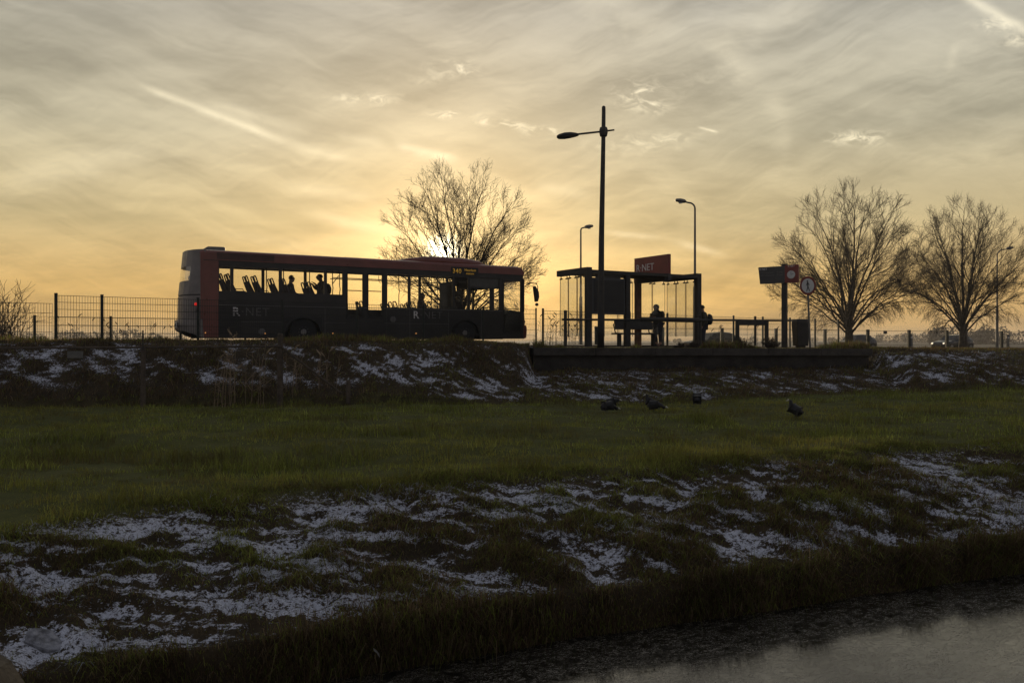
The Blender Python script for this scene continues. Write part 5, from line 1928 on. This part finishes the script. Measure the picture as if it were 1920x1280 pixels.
for i, (px, Y, n_, H, sp, lab) in enumerate([
        (432, 18.2, 5, 1.9, 0.2, 'dry reed stalks standing before the rear wheel, left of the fence post'), (470, 18.0, 7, 1.75, 0.3, 'thick dry reed stalks just left of the fence post with the brace'),
        (402, 17.8, 7, 1.2, 0.35, 'shorter brown reed clump left of the plumed reeds'), (560, 18.6, 7, 1.0, 0.4, 'brown reed clump under the fence brace'),
        (600, 18.9, 5, 0.8, 0.35, 'thin brown reed clump right of the fence brace')]):
    p = at(px, 638, Y)
    p.z = float(terrain(np.array(p.x), np.array(p.y))) + CZ
    reeds(p, n_, H, sp, 60 + i, lab)
for i, (px, Y, n_, H, sp, zg, lab) in enumerate([(135, 33, 6, 1.6, 0.35, -0.5, 'dark reeds behind the fence beside its second tall post'), (205, 33, 8, 1.5, 0.6, -0.5, 'dark reeds behind the fence midway to the bus'),
                                                 (245, 34, 8, 1.3, 0.5, -0.5, 'dark reeds behind the fence closer to the bus rear'), (290, 35, 6, 1.2, 0.4, -0.5, 'dark reeds behind the fence just left of the bus'),
                                                 (1035, 33, 14, 1.35, 0.55, -0.35, 'leaning reed plumes behind the fence right of the bus front'), (1070, 34, 10, 1.1, 0.5, -0.35, 'reeds behind the fence under the first glass panes'),
                                                 (1345, 36, 5, 1.0, 0.4, -0.4, 'sparse reeds behind the fence right of the end column'), (1415, 37, 5, 1.0, 0.4, -0.4, 'sparse reeds behind the leaning frame')]):
    reeds(at(px, 638, Y) + Vector((0, 0, zg)), n_, H, sp, 80 + i, lab, 'twig', 0.007)


# ------------------------------------------------------------------ cars on the far road (built facing -x)
def car(px, Y, zg, rz, paint, label, lit=False):
    o = empty('parked_car', at(px, 638, Y) + Vector((0, 0, zg)), rz, label, 'car', 'cars on the far road')
    st = [(-2.05, 0.35, 0.62, 0.62, 0.70), (-1.95, 0.25, 0.74, 0.74, 0.80), (-1.2, 0.22, 0.88, 0.88, 0.86), (-0.85, 0.22, 0.93, 0.98, 0.87), (-0.15, 0.22, 0.95, 1.42, 0.88),
          (0.5, 0.22, 0.96, 1.49, 0.88), (1.2, 0.22, 0.97, 1.44, 0.87), (1.75, 0.25, 0.98, 1.12, 0.85), (1.98, 0.3, 0.90, 0.92, 0.80), (2.05, 0.4, 0.7, 0.72, 0.74)]
    rings = []
    for (x, zb, zbelt, zt, hw) in st:
        tw_ = hw * (0.74 if zt - zbelt > 0.25 else 0.9)
        rings.append([(x, -hw * 0.9, zb), (x, -hw, (zb + zbelt) / 2), (x, -hw * 0.97, zbelt), (x, -tw_, max(zt - 0.04, zbelt + 0.005)), (x, -tw_ * 0.8, zt + 0.005), (x, tw_ * 0.8, zt + 0.005), (x, tw_, max(zt - 0.04, zbelt + 0.005)), (x, hw * 0.97, zbelt), (x, hw, (zb + zbelt) / 2), (x, hw * 0.9, zb)])
    MB().loft(rings).build('body', M[paint], o, smooth=True)
    for s_ in (-1, 1):
        for (xa, xb) in ((-0.35, 0.42), (0.5, 1.3)):
            MB().hexa([(xa - 0.3 if xa < 0 else xa, s_ * 0.85, 1.0), (xb, s_ * 0.85, 1.0), (xb, s_ * 0.80, 1.0), (xa, s_ * 0.80, 1.0), (xa + 0.1, s_ * 0.70, 1.38), (xb, s_ * 0.70, 1.38), (xb, s_ * 0.65, 1.38), (xa + 0.1, s_ * 0.65, 1.38)]).build('side_window', M['panel'], o)
        for x in (-1.3, 1.35):
            w_ = MB().lathe([(0.2, -0.1), (0.32, -0.09), (0.33, 0.0), (0.32, 0.09), (0.2, 0.1)], (x, s_ * 0.80, 0.33), 18, 'y').build('wheel', M['rubber'], o)
            MB().lathe([(0.19, -0.02), (0.19, 0.02)], (x, s_ * 0.905, 0.33), 12, 'y').build('rim', M['rim'], w_)
        MB().lathe([(0.09, 0.0), (0.08, -0.05), (0.04, -0.07)], (-2.0, s_ * 0.6, 0.66), 10, 'x').build('headlight', M['headl'] if lit else M['galv'], o)
    MB().hexa([(-0.86, -0.66, 1.0), (-0.86, 0.66, 1.0), (-0.82, 0.66, 0.99), (-0.82, -0.66, 0.99), (-0.20, -0.58, 1.42), (-0.20, 0.58, 1.42), (-0.17, 0.58, 1.41), (-0.17, -0.58, 1.41)]).build('windscreen', M['panel'], o)
    return o


car(1602, 74, -0.93, R(22), 'car_a', 'grey car half hidden behind the trunk of the larger bare tree')
car(1786, 76, -0.95, R(24), 'car_b', 'dark car facing left beneath the last bare tree', True)
car(1336, 60, -0.85, R(20), 'car_b', 'dark car glimpsed through the fence right of the shelter')


# ------------------------------------------------------------------ coots on the meadow
def coot(px, py, Y, rz, label, bend=0.0):
    p = at(px, py, Y)
    zg = float(terrain(np.array(p.x), np.array(p.y))) + CZ
    o = empty('coot', (p.x, p.y, zg), rz, label, 'bird', 'black water birds on the meadow')
    V = Vector
    hx, hz_ = 0.085 + bend * 0.13, 0.335 - bend * 0.25
    J = {'body': (V((0, 0, 0.155)), 0.098), 'chest': (V((0.065, 0, 0.20 - bend * 0.04)), 0.080), 'rump': (V((-0.09, 0, 0.125 + bend * 0.03)), 0.070), 'tail': (V((-0.155, 0, 0.10 + bend * 0.06)), 0.025),
         'neck': (V((0.088 + bend * 0.07, 0, 0.272 - bend * 0.13)), 0.042), 'nape': (V((hx, 0, hz_)), 0.038), 'face': (V((hx + 0.034, 0, hz_ - 0.004)), 0.028)}
    Bn = [('body', 'chest'), ('body', 'rump'), ('rump', 'tail'), ('chest', 'neck'), ('neck', 'nape'), ('nape', 'face')]
    skin_body('body', J, Bn, M['feather'], o)
    MB().tube([(hx + 0.045, 0, hz_ + 0.028), (hx + 0.062, 0, hz_ + 0.006), (hx + 0.10, 0, hz_ - 0.008)], [0.012, 0.014, 0.003], 8).build('bill', M['bill'], o, smooth=True)
    for s_ in (1, -1):
        lg = MB().tube([(-0.01, s_ * 0.04, 0.13), (-0.03, s_ * 0.045, 0.07), (0.0, s_ * 0.045, 0.012)], [0.014, 0.008, 0.008], 6)
        for a in (-0.5, 0, 0.5):
            lg.tube([(0, s_ * 0.045, 0.012), (0.05 * math.cos(a), s_ * 0.045 + 0.05 * math.sin(a), 0.006)], [0.008, 0.006], 5)
        lg.build('leg', M['legg'], o)
    wg = MB()
    for s_ in (1, -1):
        wg.loft([[(0.06, s_ * 0.075, 0.23), (0.06, s_ * 0.097, 0.19), (0.06, s_ * 0.08, 0.15)], [(-0.04, s_ * 0.08, 0.20), (-0.04, s_ * 0.106, 0.16), (-0.04, s_ * 0.085, 0.12)], [(-0.15, s_ * 0.03, 0.145), (-0.15, s_ * 0.04, 0.125), (-0.15, s_ * 0.035, 0.11)]])
    wg.build('wing', M['feather'], o)
    return o


coot(1491, 785, 15.3, R(140), 'black coot with a white bill standing apart near the platform end')
coot(1139, 772, 16.6, R(20), 'hunched coot feeding in front, on the meadow below the lamp post', 1.0)
coot(1146, 761, 17.9, R(-5), 'coot just behind the hunched one below the lamp post', 0.5)
coot(1227, 768, 17.0, R(-20), 'coot in front of the upright one, between the other birds', 0.9)
coot(1221, 760, 17.9, R(170), 'upright coot with raised head below the shelter bench')
coot(1307, 754, 18.8, R(80), 'coot seen from behind at the foot of the snowy slope', 0.4)

# ------------------------------------------------------------------ small things on the bank
pst = empty('wooden_post', (-1.02, 1.55, CZ - 1.62), 0, 'pale weathered wooden post in the bottom left corner', 'post')
MB().loft([[(-0.07, -0.07, 0), (0.07, -0.07, 0), (0.07, 0.07, 0), (-0.07, 0.07, 0)], [(-0.07, -0.07, 0.93), (0.055, -0.07, 0.86), (0.055, 0.07, 0.86), (-0.07, 0.07, 0.93)], [(-0.055, -0.055, 1.0), (0.0, -0.055, 0.97), (0.0, 0.055, 0.97), (-0.055, 0.055, 1.0)]]).build('shaft', M['palewood'], pst)
rng = random.Random(4)
sp = at(84, 1206, 5.05)
rings = []
for (k, zz) in ((1.0, -0.05), (0.96, 0.02), (0.80, 0.045), (0.35, 0.062)):
    rings.append([(math.cos(a) * 0.115 * k * (1 + 0.25 * math.sin(2 * a + 1) + 0.12 * math.sin(5 * a)) - 0.06 * (1 - k), math.sin(a) * 0.085 * k * (1 + 0.2 * math.cos(3 * a)), zz + 0.25 * 0.1 * math.cos(a + 2.6)) for a in [2 * math.pi * q / 9 for q in range(9)]])
so = MB().loft(rings).build('snowy_stone', M['snowstone'])
so.location = (sp.x, sp.y, float(terrain(np.array(sp.x), np.array(sp.y))) + CZ + 0.01)
so.rotation_euler = (0.2, 0.22, R(-22))
so.scale = (1.15, 1.0, 0.55)
tag(so, 'snow-crusted flat stone at the bank edge in the lower left', 'stone')
fp = at(714, 1216, 5.45)
fe = MB()
fe.loft([[(0, 0, 0), (0.002, 0.002, 0.0)], [(0.012, 0.010, 0.03), (0.022, -0.004, 0.028)], [(0.016, 0.012, 0.06), (0.03, -0.002, 0.055)], [(0.03, 0.004, 0.085), (0.032, 0.002, 0.084)]], closed=False, cap=False)
feo = fe.build('feather', M['white'])
feo.location = (fp.x, fp.y - 0.05, fp.z - 0.04)
feo.rotation_euler = (0.2, -0.9, 0.4)
tag(feo, 'small white feather caught in the grass above the water', 'feather')


# ------------------------------------------------------------------ far woods on the horizon
def woods(loc, wid, H, seed, label, n_=26, deep=8):
    rng = random.Random(seed)
    m_ = MB()
    for k in range(n_):
        x = rng.uniform(-wid / 2, wid / 2)
        h = H * rng.uniform(0.55, 1.0) * (1 - 0.5 * (2 * x / wid) ** 2)
        w_ = h * rng.uniform(0.35, 0.6)
        y = rng.uniform(-deep, deep)
        for j_ in range(110):
            a, b_ = rng.uniform(0, 6.283), rng.gauss(0, 0.55)
            rr = w_ * (0.35 + 0.65 * rng.random() ** 0.5)
            px_, pz__ = x + math.cos(a) * rr, h * 0.45 + math.sin(a) * h * 0.5 * (0.2 + 0.8 * rng.random() ** 0.5)
            s_ = h * 0.11
            d = Vector((rng.gauss(0, 1), rng.gauss(0, 1), rng.gauss(0, 1))).normalized() * s_
            e_ = Vector((rng.gauss(0, 1), rng.gauss(0, 1), rng.gauss(0, 1))).normalized() * s_
            c_ = Vector((px_, y + b_ * w_, max(pz__, 0)))
            m_.add([c_ - d, c_ + d, c_ + e_], [(0, 1, 2)])
        m_.tube([(x, y, -0.5), (x, y, h * 0.7)], [h * 0.02, h * 0.01], 4, cap=False)
    o = m_.build('far_woods', M['farwood'])
    o.location = loc
    return tag(o, label, 'woods', kind='stuff')


M['farwood'] = mat('far_winter_trees', (0.07, 0.06, 0.05), 0.95, scale=0.3)
woods(at(190, 638, 420) + Vector((0, 0, -1.5)), 95, 9, 1, 'faint bare trees on the horizon left of the bus', 34)
woods(at(1866, 638, 330) + Vector((0, 0, -1.5)), 24, 10, 2, 'pale rounded trees on the horizon right of the last lamp', 20)
woods(at(1772, 638, 330) + Vector((0, 0, -1.5)), 15, 10, 3, 'pale rounded trees on the horizon behind the dark car', 16)
woods(at(1700, 638, 520) + Vector((0, 0, -1.5)), 110, 7, 4, 'thin far tree line on the right horizon', 50)
woods(at(1480, 638, 520) + Vector((0, 0, -1.5)), 160, 5, 5, 'thin far tree line behind the platform', 50)


# ------------------------------------------------------------------ winter haze: one box of thin even air round everything
hz_box = MB().box(-1600, 1600, -120, 2000, CZ - 4.0, CZ + 16.0)
hm = bpy.data.materials.new('thin_winter_haze')
hm.use_nodes = True
ht = hm.node_tree
ht.nodes.clear()
hq = NG(ht)
pv = hq.node('ShaderNodeVolumePrincipled')
pv.inputs['Color'].default_value = (0.86, 0.84, 0.82, 1)
pv.inputs['Density'].default_value = 0.00055
pv.inputs['Anisotropy'].default_value = 0.35
ho_ = hq.node('ShaderNodeOutputMaterial')
ht.links.new(pv.outputs[0], ho_.inputs['Volume'])
haze = hz_box.build('haze', hm)
tag(haze, 'thin even winter haze', 'haze', kind='stuff')
